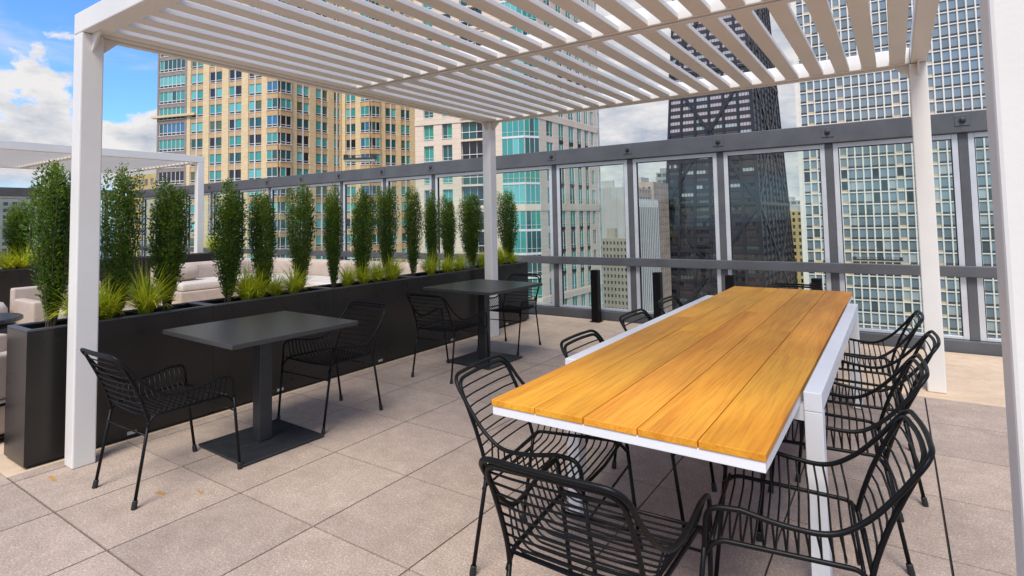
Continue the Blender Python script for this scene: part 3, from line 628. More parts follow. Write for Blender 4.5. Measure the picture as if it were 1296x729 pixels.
# ------------------------------------------------------------------ cafe tables
def cafe(x_, y_, rz, label):
    t_ = thing('cafe_table', label, 'cafe table', (x_, y_, 0), rz, 'dark square cafe tables')
    bm = bmesh.new(); box(bm, -.43, -.43, .722, .43, .43, .750, bev=.003); obj('table_top', bm, m_cafe, t_)
    bm = bmesh.new(); box(bm, -.043, -.043, .022, .043, .043, .709, bev=.004); obj('pedestal', bm, m_cafeleg, t_)
    bm = bmesh.new(); box(bm, -.275, -.275, .006, .275, .275, .020, bev=.004); obj('base_plate', bm, m_cafeleg, t_)
    bm = bmesh.new(); box(bm, -.2, -.03, .711, .2, .03, .7205); box(bm, -.03, -.2, .710, .03, -.031, .7203); box(bm, -.03, .031, .710, .03, .2, .7203); obj('top_bracket', bm, m_cafeleg, t_)
    bm = bmesh.new()
    for sx in (-1, 1):
        for sy in (-1, 1): box(bm, sx * .24 - .02, sy * .24 - .02, 0, sx * .24 + .02, sy * .24 + .02, .005)
    obj('glides', bm, m_rubber, t_)
    return t_
cafe(-3.472, 2.195, R(-2.0), 'near dark square cafe table with pedestal, left of the dining table')
cafe(-3.485, 4.62, R(-2.5), 'far dark square cafe table with pedestal, before the far pergola post')

# ------------------------------------------------------------------ wire chairs (facing +y)
def chair_proto():
    t_ = thing('wire_armchair', 'black wire armchair', 'chair')
    rt = 0.0080; rw = 0.0036
    # --- arm loop: from above the front legs, back along the arms, up and across the top
    arm_half = [(.262, .225, .425), (.268, .215, .548), (.262, .02, .535), (.243, -.15, .545), (.222, -.27, .655), (.208, -.365, .772)]
    def smooth_path(P, n=8):
        P = [Vector(q) for q in P]; out = []
        for i in range(len(P) - 1):
            p0 = P[max(i - 1, 0)]; p1 = P[i]; p2_ = P[i + 1]; p3 = P[min(i + 2, len(P) - 1)]
            for k in range(n):
                t = k / n
                out.append(0.5 * ((2 * p1) + (-p0 + p2_) * t + (2 * p0 - 5 * p1 + 4 * p2_ - p3) * t * t + (-p0 + 3 * p1 - 3 * p2_ + p3) * t ** 3))
        out.append(P[-1]); return out
    side = fillet([arm_half[0], arm_half[1], (.263, .12, .552)], .085, 8)[:-1] + smooth_path([(.263, .12, .552), (.257, .0, .530), (.245, -.115, .528), (.234, -.205, .580), (.222, -.285, .665)], 7)[:-1]
    top = fillet([(.222, -.285, .665), (.213, -.362, .768), (.0, -.378, .770), (-.213, -.362, .768), (-.222, -.285, .665)], [0, .10, .15, .10, 0], 7)
    side_pts = [Vector(q) for q in side]
    full = side_pts + [Vector(q) for q in top] + [Vector((-q.x, q.y, q.z)) for q in reversed(side_pts)]
    bm = bmesh.new(); tube(bm, full, rt, 10); obj('arm_frame', bm, m_black, t_, smooth=True)
    # --- back loop: from the rear legs up the sides of the back and across just in front of the arm loop
    bh = smooth_path([(.212, -.205, .405), (.208, -.222, .47), (.207, -.254, .56), (.205, -.290, .64)], 6)[:-1]
    bt = fillet([(.205, -.290, .64), (.200, -.346, .750), (.0, -.362, .753), (-.200, -.346, .750), (-.205, -.290, .64)], [0, .09, .15, .09, 0], 7)
    bfull = [Vector(q) for q in bh] + [Vector(q) for q in bt] + [Vector((-q.x, q.y, q.z)) for q in reversed([Vector(q) for q in bh])]
    bm = bmesh.new(); tube(bm, bfull, rt, 10); obj('back_frame', bm, m_black, t_, smooth=True)
    # --- seat rails with turned-down ends
    bm = bmesh.new()
    for s in (-1, 1):
        tube(bm, fillet([(s * .216, -.212, .385), (s * .214, -.185, .432), (s * .236, .19, .440), (s * .250, .232, .395)], .05, 6), rt * .95, 8)
    tube(bm, [(-.244, .205, .436), (0, .213, .430), (.244, .205, .436)], rt * .8, 8)
    tube(bm, [(-.212, -.188, .428), (0, -.188, .418), (.212, -.188, .428)], rt * .7, 8)
    obj('seat_frame', bm, m_black, t_, smooth=True)
    # --- legs
    for s in (-1, 1):
        for nm, a, b_ in (('front', (s * .262, .225, .425), (s * .245, .272, .03)), ('rear', (s * .212, -.205, .405), (s * .222, -.268, .03))):
            bm = bmesh.new(); A, B = Vector(a), Vector(b_); tube(bm, [A, A.lerp(B, .5), B], [rt, rt * 1.02, rt * 1.05], 10); lg = obj('leg', bm, m_black, t_, smooth=True)
            bm = bmesh.new(); dd = (B - A).normalized(); tube(bm, [B - dd * .012, B - dd * .008, B + dd * .016, B + dd * .029], [.0095, .0125, .0135, .0135], 12); obj('rubber_foot', bm, m_rubber, lg, smooth=False)
    for pa in ([(-.2175, -.222, .345), (.2175, -.222, .345)], [(-.258, .238, .345), (.258, .238, .345)]):
        bm = bmesh.new(); tube(bm, pa, rt * .6, 8); obj('stretcher', bm, m_black, t_, smooth=True)
    # --- wires: U shaped, from one arm down to the seat and up to the other arm
    def arm_at(yv):
        best = None
        for a, b_ in zip(side_pts, side_pts[1:]):
            if (a.y - yv) * (b_.y - yv) <= 0 and abs(a.y - b_.y) > 1e-6 and a.z > .5:
                k = (yv - a.y) / (b_.y - a.y); best = a.lerp(b_, k)
        return best
    bm = bmesh.new(); NW = 13
    for i in range(NW):
        yv = .185 - i * (.185 + .178) / (NW - 1)
        q = arm_at(yv * .93 + .004)
        ks = (.19 - yv) / .375; xs = .236 - .022 * ks - .006
        sag = .425 - .010 * math.sin(math.pi * min(1, max(0, ks)))
        pts = [(q.x, q.y, q.z), (xs + .004, yv, .452), (xs - .03, yv, sag), (0, yv, sag - .006), (-xs + .03, yv, sag), (-xs - .004, yv, .452), (-q.x, q.y, q.z)]
        tube(bm, fillet(pts, [0, .03, .03, .1, .03, .03, 0], 4), rw, 6)
    obj('seat_wires', bm, m_black, t_, smooth=True)
    bm = bmesh.new()
    def back_at(zv):
        for a, b_ in zip(bfull, bfull[1:]):
            if (a.z - zv) * (b_.z - zv) <= 0 and a.x > 0.15: return a.lerp(b_, (zv - a.z) / (b_.z - a.z + 1e-9))
    for k in range(8):
        zv = .468 + k * .0355; q = back_at(zv); bow = -.018 * (1 - abs(k - 3.5) / 8)
        tube(bm, [(q.x, q.y, q.z), (q.x * .6, q.y + bow * .8, q.z), (0, q.y + bow, q.z), (-q.x * .6, q.y + bow * .8, q.z), (-q.x, q.y, q.z)], rw, 6)
    obj('back_wires', bm, m_black, t_, smooth=True)
    return t_
CH = chair_proto(); used = [False]
def chair(bx, by, face, label, group):
    """bx, by: floor point under the seat centre; face: heading in degrees, 0 = +Y, 90 = -X"""
    if not used[0]:
        CH.location = (bx, by, 0); CH.rotation_euler = (0, 0, R(face)); CH['label'] = label; CH['group'] = group; used[0] = True; return CH
    return dup(CH, (bx, by, 0), R(face), label, group)
GC, GD = 'black wire chairs at the cafe tables', 'black wire chairs around the dining table'
chair(-3.452, 1.612, 1, 'black wire armchair nearest the left pergola post, facing the near cafe table', GC)
chair(-3.487, 2.757, 181, 'black wire armchair behind the near cafe table, its back to the far one', GC)
chair(-3.480, 4.085, 2, 'black wire armchair in front of the far cafe table, facing the glass fence', GC)
chair(-3.560, 5.195, 184, 'black wire armchair beyond the far cafe table, between it and the far post', GC)
chair(-1.215, 2.085, -84, 'black wire armchair at the near left corner of the wooden table, back fully visible', GD)
chair(-0.785, 1.63, 2, 'black wire armchair at the near end of the wooden table, closest to the viewer', GD)
for yy, xx, f_, lb in ((2.80, -1.075, -90, 'second wire armchair on the left table side, only its back top showing'), (3.62, -1.10, -91, 'third wire armchair on the left table side, its back top over the white rail'), (4.36, -1.11, -89, 'fourth wire armchair on the left table side, next to the black bollard')):
    chair(xx - .035, yy, f_, lb, GD)
chair(-0.80, 5.36, 176, 'black wire armchair at the far end of the wooden table, before the glass', GD)
chair(-0.330, 2.055, 97, 'nearest black wire armchair on the right side of the wooden table', GD)
chair(-0.300, 2.955, 94, 'second black wire armchair on the right side of the wooden table', GD)
chair(-0.225, 3.63, 92, 'third black wire armchair on the right table side, pulled out a little', GD)
chair(-0.265, 4.36, 92, 'farthest black wire armchair on the right side of the wooden table', GD)

# ------------------------------------------------------------------ city buildings
CAMP = Vector((0, 0, 1.417))
class Bld:
    def __init__(self, name, label, cat, base, group='city towers beyond the terrace'):
        self.t = thing(name, label, cat, (base[0], base[1], -75), 0, group); self.org = Vector((base[0], base[1], -75))
        self.w = bmesh.new(); self.wins = []; self.post = None
    def frame(self, P0, P1):
        P0, P1 = Vector((*P0, 0)), Vector((*P1, 0)); t_ = (P1 - P0).normalized(); n_ = Vector((t_.y, -t_.x, 0))
        if n_.dot(-P0) < 0: n_ = -n_
        M = Matrix((( t_.x, n_.x, 0, P0.x), (t_.y, n_.y, 0, P0.y), (0, 0, 1, 0), (0, 0, 0, 1)))
        return M, (P1 - P0).length
    def prism(self, poly, z0, z1, mi=0):
        lo = [self.w.verts.new((x_, y_, z0)) for x_, y_ in poly]; hi = [self.w.verts.new((x_, y_, z1)) for x_, y_ in poly]; n = len(poly)
        fs = [self.w.faces.new((lo[i], lo[(i + 1) % n], hi[(i + 1) % n], hi[i])) for i in range(n)] + [self.w.faces.new(hi), self.w.faces.new(list(reversed(lo)))]
        for f in fs: f.material_index = mi
    def bx(self, M, u0, u1, o0, o1, z0, z1, mi=0): box(self.w, u0, o0, z0, u1, o1, z1, mi, M)
    def win(self, M, u0, u1, z0, z1, out, glass, nmul=1, vent=0.0, fr=0.06, frm=1, rail=0):
        """one window: pane(s) + frame bars; glass: list of material slots to pick for panes"""
        self.wins.append((M, u0, u1, z0, z1, out, glass, nmul, vent, fr, frm, rail))
    def finish(self, wall_mats, win_mats, wname='window', xf=None, cap=100):
        bmesh.ops.recalc_face_normals(self.w, faces=self.w.faces)
        T_ = Matrix.Translation(-self.org)
        if xf: 
            for v in self.w.verts: v.co = xf(v.co)
        self.w.transform(T_); obj('wall', self.w, wall_mats, self.t)
        rr = random.Random(len(self.wins))
        def key(wd):
            M, u0, u1, z0, z1 = wd[:5]; c = M @ Vector(((u0 + u1) / 2, 0, (z0 + z1) / 2)); d = c - CAMP
            dep = d.dot(wx_); 
            if dep < 1: return 0
            px = d.dot(rx_) / dep * 717 + 648; py = 237 - d.dot(ux_) / dep * 717
            vis = 1 if (-20 < px < 1290 and -20 < py < 450) else 0.001
            nrm = (M.to_3x3() @ Vector((0, 1, 0))); fac = abs(nrm.dot(d.normalized()))
            return vis * fac * (u1 - u0) * (z1 - z0) / d.length_squared
        ws = sorted(self.wins, key=key, reverse=True)
        rest = bmesh.new()
        def build(bm, wd):
            M, u0, u1, z0, z1, out, glass, nmul, vent, fr, frm, rl = wd
            if isinstance(glass, tuple) and glass and isinstance(glass[0], list): same, glass = glass[1], glass[0]
            else: same = False
            wdt = (u1 - u0) / nmul; gi0 = rr.choice(glass)
            for k in range(nmul):
                gi = gi0 if rr.random() < .75 else rr.choice(glass)
                a, b_ = u0 + k * wdt, u0 + (k + 1) * wdt
                zz = z0 + vent
                vs = [bm.verts.new(M @ Vector(q)) for q in ((a, out, zz), (b_, out, zz), (b_, out, z1), (a, out, z1))]; f = bm.faces.new(vs); f.material_index = gi
                if vent > 0:
                    vm = frm + 1 if not same else same
                    vs = [bm.verts.new(M @ Vector(q)) for q in ((a, out, z0), (b_, out, z0), (b_, out, zz - fr), (a, out, zz - fr))]; f = bm.faces.new(vs); f.material_index = vm
                    box(bm, a, out - .02, zz - fr, b_, out + .05, zz, frm, M)
            for k in range(1, nmul): box(bm, u0 + k * wdt - fr / 2, out - .02, z0, u0 + k * wdt + fr / 2, out + .07, z1, frm, M)
            if rl: box(bm, u0, out - .02, z0 + rl - fr / 2, u1, out + .055, z0 + rl + fr / 2, frm, M)
            for (a, b_) in ((u0, u0 + fr * .8), (u1 - fr * .8, u1)): box(bm, a, out - .02, z0, b_, out + .06, z1, frm, M)
        for i, wd in enumerate(ws):
            if i < cap:
                bm = bmesh.new(); build(bm, wd)
            else: bm = rest
            if i >= cap: build(bm, wd)
            if i < cap:
                if xf:
                    for v in bm.verts: v.co = xf(v.co)
                bm.transform(T_); obj(wname, bm, win_mats, self.t)
        if len(ws) > cap:
            if xf:
                for v in rest.verts: v.co = xf(v.co)
            rest.transform(T_); o = obj('windows_further_off', rest, win_mats, self.t, kind='stuff')
        else: rest.free()

# --- A: yellow brick apartment tower with bay windows at its corners
A = Bld('apartment_tower', 'yellow brick apartment tower with teal windows and corner bays, on the left', 'apartment tower', (-100, 80))
A0, A1, A2, A3, A4 = (-115.8, 51.1), (-89.0, 59.2), (-88.7, 72.6), (-82.1, 74.0), (-79.1, 83.0)
ZA = (-75, 70); PA = 3.05; sillA = 24.45
def inset(p, d): return (p[0] + d[0], p[1] + d[1])
rec = .30
n1v = Vector((A1[1] - A0[1], -(A1[0] - A0[0]))).normalized() * rec   # outward of seg 1
A.prism([(A0[0] - n1v.x + .3, A0[1] - n1v.y + .2), (A1[0] - .42, A1[1] + .32), (A2[0] - .3, A2[1] + .3), (A3[0] - .42, A3[1] + .32), (A4[0] - .3, A4[1]), (-79.4, 110), (-112, 110)], ZA[0], ZA[1], 0)
# wall slots: 0 yellow brick, 1 orange brick, 2 grey brick, 3 white trim
# window slots: glasses 0-5, frame 6, vent 7
WAm = [g_teal, g_teald, g_tealp, g_blue, g_black, g_olive, b_white, b_vent]
def rows(z0, z1, sill, pitch):
    k = math.ceil((z0 - sill) / pitch); out = []
    while sill + k * pitch < z1 - pitch: out.append(sill + k * pitch); k += 1
    return out
GA = [0, 0, 0, 1, 1, 1, 2, 2, 4, 5]
def segA(P0, P1, cells, z0=-45):
    M, L_ = A.frame(P0, P1)
    u = 0.0
    for kind, u0, u1 in cells:
        if kind == 'p': A.bx(M, u0, u1, -.35, 0.0, ZA[0], ZA[1], 0); continue
        if kind == 'g': A.bx(M, u0, u1, -.35, -0.02, ZA[0], ZA[1], 2); continue
        sp_mi = {'w': 1, '6': 2, 'B': 1, 'b': 1}[kind]
        proud = {'w': -.12, '6': -.10, 'B': .38, 'b': .38}[kind]
        for zs in rows(z0, ZA[1], sillA, PA):
            h = 1.95 if kind != '6' else 2.2
            if kind == 'w':
                A.bx(M, u0, u1, -.34, proud, zs - (PA - h), zs - .10, sp_mi); A.bx(M, u0, u1, -.34, proud + .06, zs - .10, zs, 3)
                A.win(M, u0 + .06, u1 - .06, zs, zs + h, -.22, GA, 2, .42, .09, 6)
            elif kind == '6':
                A.bx(M, u0, u1, -.34, proud, zs - (PA - h), zs - .12, 2); A.bx(M, u0, u1, -.34, proud + .06, zs - .12, zs, 3)
                A.win(M, u0 + .05, u1 - .05, zs, zs + h, -.2, [0, 1, 2, 3, 1, 4], 6, .5, .11, 6)
            elif kind == 'B':
                A.bx(M, u0, u1, -.3, proud, zs - (PA - h), zs - .12, 1); A.bx(M, u0, u1, -.3, proud + .08, zs - .12, zs, 3)
                A.win(M, u0 + .05, u1 - .04, zs, zs + h, proud - .08, [0, 3, 3, 2, 1], 2, .42, .10, 6)
            elif kind == 'b':
                A.bx(M, u0, u1, -.3, proud, zs - (PA - h), zs - .12, 1); A.bx(M, u0, u1, -.3, proud + .08, zs - .12, zs, 3)
                A.win(M, u0 + .04, u1 - .05, zs, zs + h, proud - .08, [0, 1, 1, 4], 2, .42, .10, 6)
        if kind == 'w': A.bx(M, (u0 + u1) / 2 - .11, (u0 + u1) / 2 + .11, -.2, -.02, z0, ZA[1], 3)
segA(A0, A1, [('g', 0, .4), ('6', .4, 6.7), ('g', 6.7, 7.3), ('p', 7.3, 8.1), ('w', 8.1, 11.05), ('p', 11.05, 12.45), ('w', 12.45, 15.4), ('p', 15.4, 16.9), ('w', 16.9, 19.8), ('p', 19.8, 21.3), ('w', 21.3, 24.2), ('p', 24.2, 25.6), ('B', 25.6, 28.0)])
segA(A1, A2, [('b', 0, 2.2), ('p', 2.2, 3.5), ('w', 3.5, 6.15), ('p', 6.15, 7.5), ('w', 7.5, 10.2), ('p', 10.2, 11.55), ('w', 11.55, 13.0), ('p', 13.0, 13.35)])
segA(A2, A3, [('p', 0, .8), ('w', .8, 3.2), ('p', 3.2, 4.6), ('B', 4.6, 6.75)])
segA(A3, A4, [('b', 0, 1.8), ('p', 1.8, 3.0), ('w', 3.0, 5.35), ('p', 5.35, 6.3), ('w', 6.3, 8.4), ('p', 8.4, 9.48)])
M, L_ = A.frame(A0, A1); A.bx(M, -.9, 9.5, -.3, .45, 21.72, 22.12, 0)
A.finish([b_yellow, b_orange, b_greybr, b_white], WAm)

# --- B: cream stone tower with green glass corner
B = Bld('residential_tower', 'cream stone tower with green glass corner bay and balconies, centre left', 'residential tower', (-50, 80))
B0, B1, B2, B3 = (-60.3, 63.2), (-43.2, 67.5), (-42.05, 69.6), (-42.05, 89.0)
ZBt = (-75, 60); fl0 = 3.09; PB = 3.33
B.prism([(B0[0], B0[1] + .5), (B1[0] - .5, B1[1] + .5), (B2[0] - .5, B2[1] + .2), (B3[0] - .5, B3[1]), (-44, 91), (-60, 95)], *ZBt, 0)
# wall: 0 cream, 1 white trim, 2 dark;  windows: green glasses 0-4, frame 5, vent 6
WBm = [g_green, g_teald, g_teal, g_tealp, g_black, b_white, b_vent]
M, L_ = B.frame(B0, B1)
frows = rows(-50, 60, fl0, PB)
for (u0, u1) in ((0, 1.5), (3.15, 4.6), (6.25, 7.7), (11.35, 14.2)): B.bx(M, u0, u1, -.5, 0, *ZBt, 0)
for zf in frows:
    for (u0, u1) in ((1.5, 3.15), (4.6, 6.25)):
        B.bx(M, u0, u1, -.5, -.01, zf - .5, zf + .42, 0); B.bx(M, u0, u1, -.5, .06, zf + .42, zf + .52, 1)
        B.win(M, u0 + .02, u1 - .02, zf + .52, zf + 2.82, -.3, [0, 2, 2, 1], 2, 0, .05, 1 + 4, rail=.45)
    # balcony: slab, dark recess, glass balustrade
    B.bx(M, 7.7, 11.35, -.45, .25, zf - .18, zf + .12, 0)
    B.win(M, 7.75, 11.3, zf + .14, zf + 3.1, -.40, [1, 4, 1], 3, 0, .07, 5)
    B.bx(M, 7.75, 11.3, .16, .22, zf + 1.10, zf + 1.20, 1)
    # glass corner, left leaf
    B.bx(M, 14.2, L_, -.4, .06, zf - .2, zf + .12, 1)
    B.win(M, 14.2, L_ - .02, zf + .14, zf + 3.1, .0, [3, 2, 2], 4, 0, .05, 5, rail=.55)
for k, zf in enumerate(frows):
    if round((zf - fl0) / PB) % 4 == 0: B.bx(M, -.02, L_ + .02, -.5, .10, zf - .62, zf + .32, 0)
M, L_ = B.frame(B1, B2)
for zf in frows:
    B.bx(M, 0.0, L_, -.4, .06, zf - .2, zf + .12, 1); B.win(M, .02, L_, zf + .14, zf + 3.1, .0, [0, 0, 2, 1], 3, 0, .05, 5, rail=.55)
    if round((zf - fl0) / PB) % 4 == 0: B.bx(M, -.02, L_ + .02, -.5, .10, zf - .62, zf + .32, 0)
M, L_ = B.frame(B2, B3)
wc = [(2.1, 4.0), (5.8, 7.4), (9.0, 10.7), (11.95, 13.4), (14.6, 15.9), (16.9, 18.0)]
pr = 0
for (u0, u1) in wc + [(19.4, 19.4)]: B.bx(M, pr, min(u0, L_), -.5, 0, *ZBt, 0); pr = u1
for zf in frows:
    band = round((zf - fl0) / PB) % 4 == 0
    for i, (u0, u1) in enumerate(wc):
        solid = i == 0 or (i == 5)
        if band or solid: B.bx(M, u0, u1, -.5, -.01, zf - .5, zf + .45, 0)
        else: B.bx(M, u0, u1, -.5, -.09, zf - .2, zf + .2, 2)
        B.win(M, u0 + .02, u1 - .02, zf + (.47 if (band or solid) else .22), zf + 2.8, -.10, [0, 2, 2, 1, 0], 2, 0, .04, 5, rail=.5)
    if band: B.bx(M, -.02, L_, -.5, .08, zf - .62, zf + .32, 0)
# rounded glass end
for zf in frows:
    Mx, Lx = B.frame(B3, (-42.9, 91.6)); B.bx(Mx, 0, Lx, -.4, .05, zf - .2, zf + .15, 1); B.win(Mx, 0, Lx, zf + .16, zf + 3.1, 0, [g for g in (2, 3)], 2, 0, .05, 5)
B.finish([b_cream, b_white, b_black], WBm)

# --- C: black tapering tower with X bracing
Ct = Bld('braced_skyscraper', 'tapering black skyscraper with giant X braces, right of centre', 'skyscraper', (-72, 317))
X0, X1, Y0, Y1 = -93.0, -51.5, 276.4, 358.0; cxx, cyy = (X0 + X1) / 2, (Y0 + Y1) / 2
def taper(v):
    k = 1 - .00198 * (v.z - 30); return Vector((cxx + (v.x - cxx) * k, cyy + (v.y - cyy) * k, v.z))
Ct.prism([(X0 + .8, Y0 + .8), (X1 - .8, Y0 + .8), (X1 - .8, Y1 - .8), (X0 + .8, Y1 - .8)], -75, 250, 1)
PC = 3.57
def segC(P0, P1, nb, lit):
    M, L_ = Ct.frame(P0, P1); bw = L_ / nb
    for k in range(nb + 1):
        w_ = 1.25 if k in (0, nb) else .62
        Ct.bx(M, max(0, k * bw - w_), min(L_, k * bw + w_), -.8, .25, -75, 250, 0)
    for zs in rows(-70, 250, 53.2, PC):
        Ct.bx(M, 0, L_, -.75, -.18, zs - 1.75, zs, 1)
        for k in range(nb):
            Ct.win(M, k * bw + .6, (k + 1) * bw - .6, zs, zs + PC - 1.75, -.45, lit(k, zs), 4, 0, .16, 6)
    mod = 65.2; c0 = 38.9
    for j in range(-2, 4):
        zc = c0 + j * mod; zl, zh = zc - mod / 2, zc + mod / 2
        for (a, b_) in (((0, zl), (L_, zh)), ((0, zh), (L_, zl))):
            d = Vector((b_[0] - a[0], 0, b_[1] - a[1])); ln = d.length; ang = math.atan2(d.z, d.x)
            M3 = M @ Matrix.Translation((a[0], 0, a[1])) @ Matrix.Rotation(-ang, 4, 'Y')
            zlo = -75
            box(Ct.w, 0, .10, -.72, ln, .42, .72, 0, M3)
        Ct.bx(M, 0, L_, -.2, .32, zl - .7, zl + .7, 0)
lit1 = lambda k, zs: [0, 0, 0, 0, 0, 1] if zs > 40 else ([2, 2, 3, 1] if zs > 8 else [3, 3, 2, 2, 5])
segC((X0, Y0), (X1, Y0), 6, lit1); segC((X1, Y0), (X1, Y1), 9, lambda k, zs: [0, 1, 3, 3] if zs > -10 else [3, 3, 2])
Ct.finish([b_black, b_brown], [g_lilac, g_pale, g_bronze, g_black, g_amber, g_dkgrey, b_black, b_black], xf=taper)

# --- D: ivory gridded slab block on the right
D = Bld('office_slab', 'huge ivory gridded slab block filling the right, blue-grey windows', 'office block', (10, 195))
DX0, DX1, DY = -22.97, 52.0, 185.0
D.prism([(DX0 + .3, DY + .5), (DX1, DY + .5), (DX1, DY + 22), (DX0 + .3, DY + 22)], -75, 92, 0)
M, L_ = D.frame((DX0, DY), (DX1, DY)); PW, PZ = 1.873, 3.31; u_s = 1.2
D.bx(M, 0, u_s - .0, -.5, .02, -75, 92, 0)
ncol = int((L_ - u_s) / PW)
tan_cols = {1, 8, 12, 19, 22}
zrows = rows(-62, 92, 13.47, PZ)
for k in range(ncol + 1):
    u = u_s + k * PW; D.bx(M, u - .15, u + .15, -.5, .12, -75, 92, 0)
for zs in zrows:
    D.bx(M, u_s, L_, -.48, -.02, zs - .16, zs + .14, 0)
rd = random.Random(5)
for k in range(ncol):
    u = u_s + k * PW
    for j, zs in enumerate(zrows):
        D.bx(M, u + .15, u + PW - .15, -.48, -.20, zs + .14, zs + .72, 2 if (k % 11) in (1, 5) else 3)
        gl = [0, 0, 0, 0, 1] if zs > 13 else ([1, 1, 3, 3, 0, 0, 2] if zs > 2 else [1, 1, 1, 0, 4, 0, 3])
        D.win(M, u + .15, u + PW - .15, zs + .74, zs + PZ - .18, -.3, gl, 1, 0, .07, 6)
M2_, L2_ = D.frame((DX0, DY), (DX0, DY + 22))
D.finish([b_ivory, b_lgrey, b_tanpanel, b_vent], [g_greyb, g_grey, g_black, g_pale, g_dkgrey, g_black, b_ivory, b_vent])

# --- smaller buildings seen through the glass
def simple(name, label, cat, x0, y0, x1, y1, ztop, wallm, glasses, pu, pz, ww, wh, fr=.1, roofm=None, strips=False, z_from=-40, dark=None, cap=100, windows=True, top_blank=0.0, sidewin=True, parapet=.8):
    b = Bld(name, label, cat, ((x0 + x1) / 2, (y0 + y1) / 2)); b.prism([(x0 + .3, y0 + .3), (x1 - .3, y0 + .3), (x1 - .3, y1), (x0 + .3, y1)], -75, ztop, 0)
    for (P0, P1) in (((x0, y0), (x1, y0)), ((x1, y0), (x1, y1))):
        if P0[0] == x1 and not sidewin: continue
        M, L_ = b.frame(P0, P1); n = max(1, int(L_ / pu)); off = (L_ - n * pu) / 2
        if not windows:
            for k in range(n + 1): b.bx(M, off + k * pu - .06, off + k * pu + .06, -.3, .05, z_from, ztop, 1)
            b.bx(M, 0, L_, -.35, -.001, -75, ztop, 0); continue
        for k in range(n + 1): b.bx(M, max(0, off + k * pu - (pu - ww) / 2), min(L_, off + k * pu + (pu - ww) / 2), -.35, .12 if strips else 0, -75, ztop, 0)
        zz = rows(z_from, ztop - top_blank + pz * .3, z_from, pz)
        for zs in zz:
            for k in range(n):
                u = off + k * pu + (pu - ww) / 2
                b.win(M, u, u + ww, zs + (pz - wh), zs + pz, -.22 if not strips else -.08, glasses, 1, 0, fr, 3)
            b.bx(M, .01, L_ - .01, -.33, -.03, zs, zs + (pz - wh), 1 if strips else 0)
        ze = zz[-1] + pz if zz else z_from
        b.bx(M, .01, L_ - .01, -.33, -.02, ze, ztop, 0); b.bx(M, 0.01, L_ - .01, -.33, -.02, -75, zz[0] if zz else z_from, 0)
    b.prism([(x0 + .1, y0 + .1), (x1 - .1, y0 + .1), (x1 - .1, y1), (x0 + .1, y1)], ztop, ztop + parapet, 0)
    b.finish([wallm, dark or wallm, wallm, wallm], [g_dkgrey, g_grey, g_black, wallm] if not strips else [b_vent, g_dkgrey, b_vent, b_vent], cap=cap)
    rb = bmesh.new(); box(rb, x0 + 2, y0 + 2, ztop + parapet, x0 + (x1 - x0) * .45, y0 + (y1 - y0) * .6, ztop + parapet + 2.6); rb.transform(Matrix.Translation(-b.org)); obj('rooftop_plant_room', rb, roofm or b_lgrey, b.t)
    return b
simple('concrete_tower', 'tall blank light grey concrete tower right of the cream tower', 'tower', -94.0, 195, -78.6, 200, 12.0, b_lgrey, [0], 2.6, 3.3, 1, 1, windows=False, dark=b_beige, parapet=.3)
simple('office_block', 'beige concrete block with rows of small square windows, below the blank grey tower', 'office block', -67.5, 141, -57.6, 147, -5.2, b_beige, [0, 2, 0], 1.02, 1.75, .54, .85, z_from=-42, roofm=b_beige)
simple('office_tower', 'pale tower with narrow vertical window strips, left of the black skyscraper', 'office tower', -98.0, 201, -80.0, 225, 7.0, b_white, [0, 2, 0], 1.95, 3.2, .95, 2.5, strips=True, dark=b_vent, parapet=.9)
simple('stepped_tower', 'pinkish stone tower top rising behind the vertical-striped pale tower', 'tower', -99, 226.5, -90.0, 245, 12.6, b_pink, [0, 1], 3.2, 3.6, 1.6, 2.0, z_from=-30)
simple('brick_tower', 'slim red-brown tower squeezed against the left edge of the black skyscraper', 'tower', -102, 248, -90, 268, 16.0, b_redbr, [1, 0], 2.6, 3.4, 1.2, 1.8, z_from=-50)
simple('grey_tower', 'distant grey tower with banded windows peeping left of the black skyscraper', 'tower', -116.5, 325, -100, 350, 26.0, b_lgrey, [0, 1], 3.0, 3.8, 2.5, 1.9, z_from=-50)
simple('teal_office_block', 'distant grey-teal office block between the black skyscraper and the ivory slab', 'office block', -70, 442, -48, 470, 9.5, b_lgrey, [0, 1], 4.0, 4.0, 3.2, 2.4, z_from=-50)
simple('terracotta_block', 'ochre terracotta building at the foot of the gap left of the ivory slab', 'building', -54.5, 366, -38, 390, 1.8, b_ochre, [0, 2], 3.0, 3.9, 1.4, 2.2, z_from=-60)
simple('tan_tower', 'tan tower top just left of the yellow brick apartment tower', 'tower', -183, 74, -150, 100, 15.0, b_ochre, [1, 0], 3.4, 3.4, 1.8, 1.8, z_from=-40)
simple('beige_highrise', 'far beige highrise seen above the planter at the left picture edge', 'highrise', -398, 92, -376, 120, 18.0, b_beige, [1, 0], 3.6, 3.4, 2.0, 1.8, z_from=-60)
simple('low_block', 'low grey block seen by the lake left of the second shrub', 'building', -330, 128, -300, 150, -2, b_pink, [1, 0], 3.6, 3.4, 2.0, 1.8, z_from=-60)
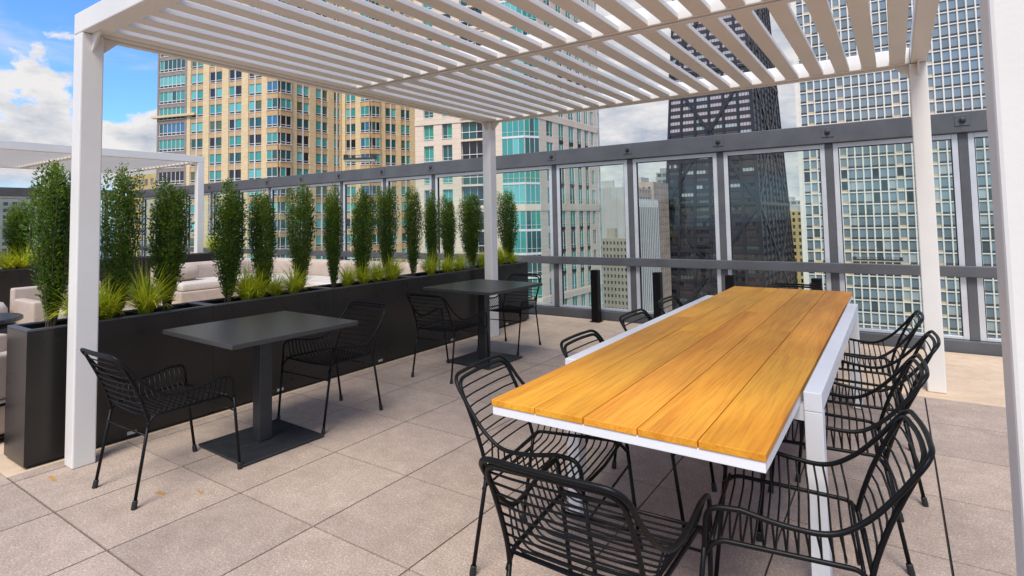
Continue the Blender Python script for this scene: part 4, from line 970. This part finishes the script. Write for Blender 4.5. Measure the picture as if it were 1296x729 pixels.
# low roofs far below
LR = thing('low_rise_building', 'low building with pale flat roof and rooftop units, far below the fence', 'building', (-105, 260, -75), 0, 'city towers beyond the terrace')
bm = bmesh.new(); box(bm, -40, -70, 0, 34, 62, 29.5); obj('wall', bm, b_beige, LR)
bm = bmesh.new(); box(bm, -39.5, -69.5, 29.502, 33.5, 61.5, 30); obj('roof', bm, b_roof, LR)
for k in range(26):
    a, c_ = random.uniform(-36, 28), random.uniform(-62, 55); s1, s2, h_ = random.uniform(1.5, 5), random.uniform(1.5, 4), random.uniform(1, 3.2)
    bm = bmesh.new(); box(bm, a, c_, 30.002, a + s1, c_ + s2, 30 + h_, bev=.1); obj('rooftop_unit', bm, random.choice([b_lgrey, b_white, b_beige]), LR)

# --- suspended platform of the window cleaners, and a like shape standing for a reflection
def platform(x_, y_, z_, rz, ln, label):
    t_ = thing('suspended_platform', label, 'work platform', (x_, y_, z_), rz, 'work platforms hanging on facades')
    bm = bmesh.new(); box(bm, -ln / 2, -.45, 0, ln / 2, .45, .28); obj('deck', bm, b_beige, t_)
    bm = bmesh.new()
    for yy in (-.45, .41):
        for zz in (.65, 1.1): box(bm, -ln / 2, yy, zz, ln / 2, yy + .04, zz + .05)
        k = -ln / 2
        while k < ln / 2: box(bm, k, yy, .28, k + .05, yy + .04, 1.15); k += .9
    box(bm, -ln / 2, -.40, .28, ln / 2, -.36, .62)
    obj('railing', bm, b_vent, t_)
    for s in (-1, 1):
        bm = bmesh.new(); tube(bm, [(s * ln / 2 * .92, 0, .3), (s * ln / 2 * .92, 0, 40)], .035, 6); obj('cable', bm, b_vent, t_)
        bm = bmesh.new(); box(bm, s * ln / 2 * .92 - .35, -.3, .3, s * ln / 2 * .92 + .35, .3, 1.3); obj('hoist', bm, b_vent, t_)
    return t_
platform(-80.2, 69.7, 12.3, math.atan2(3.3, 4.8), 5.6, 'dark work platform hanging in front of the yellow brick tower')
platform(-4.6, 183.6, -12.2, 0, 11.5, 'dark platform shape standing in for a glass reflection, low on the ivory gridded block')  # reflection in the fence glass, modelled as a platform shape added on the facade
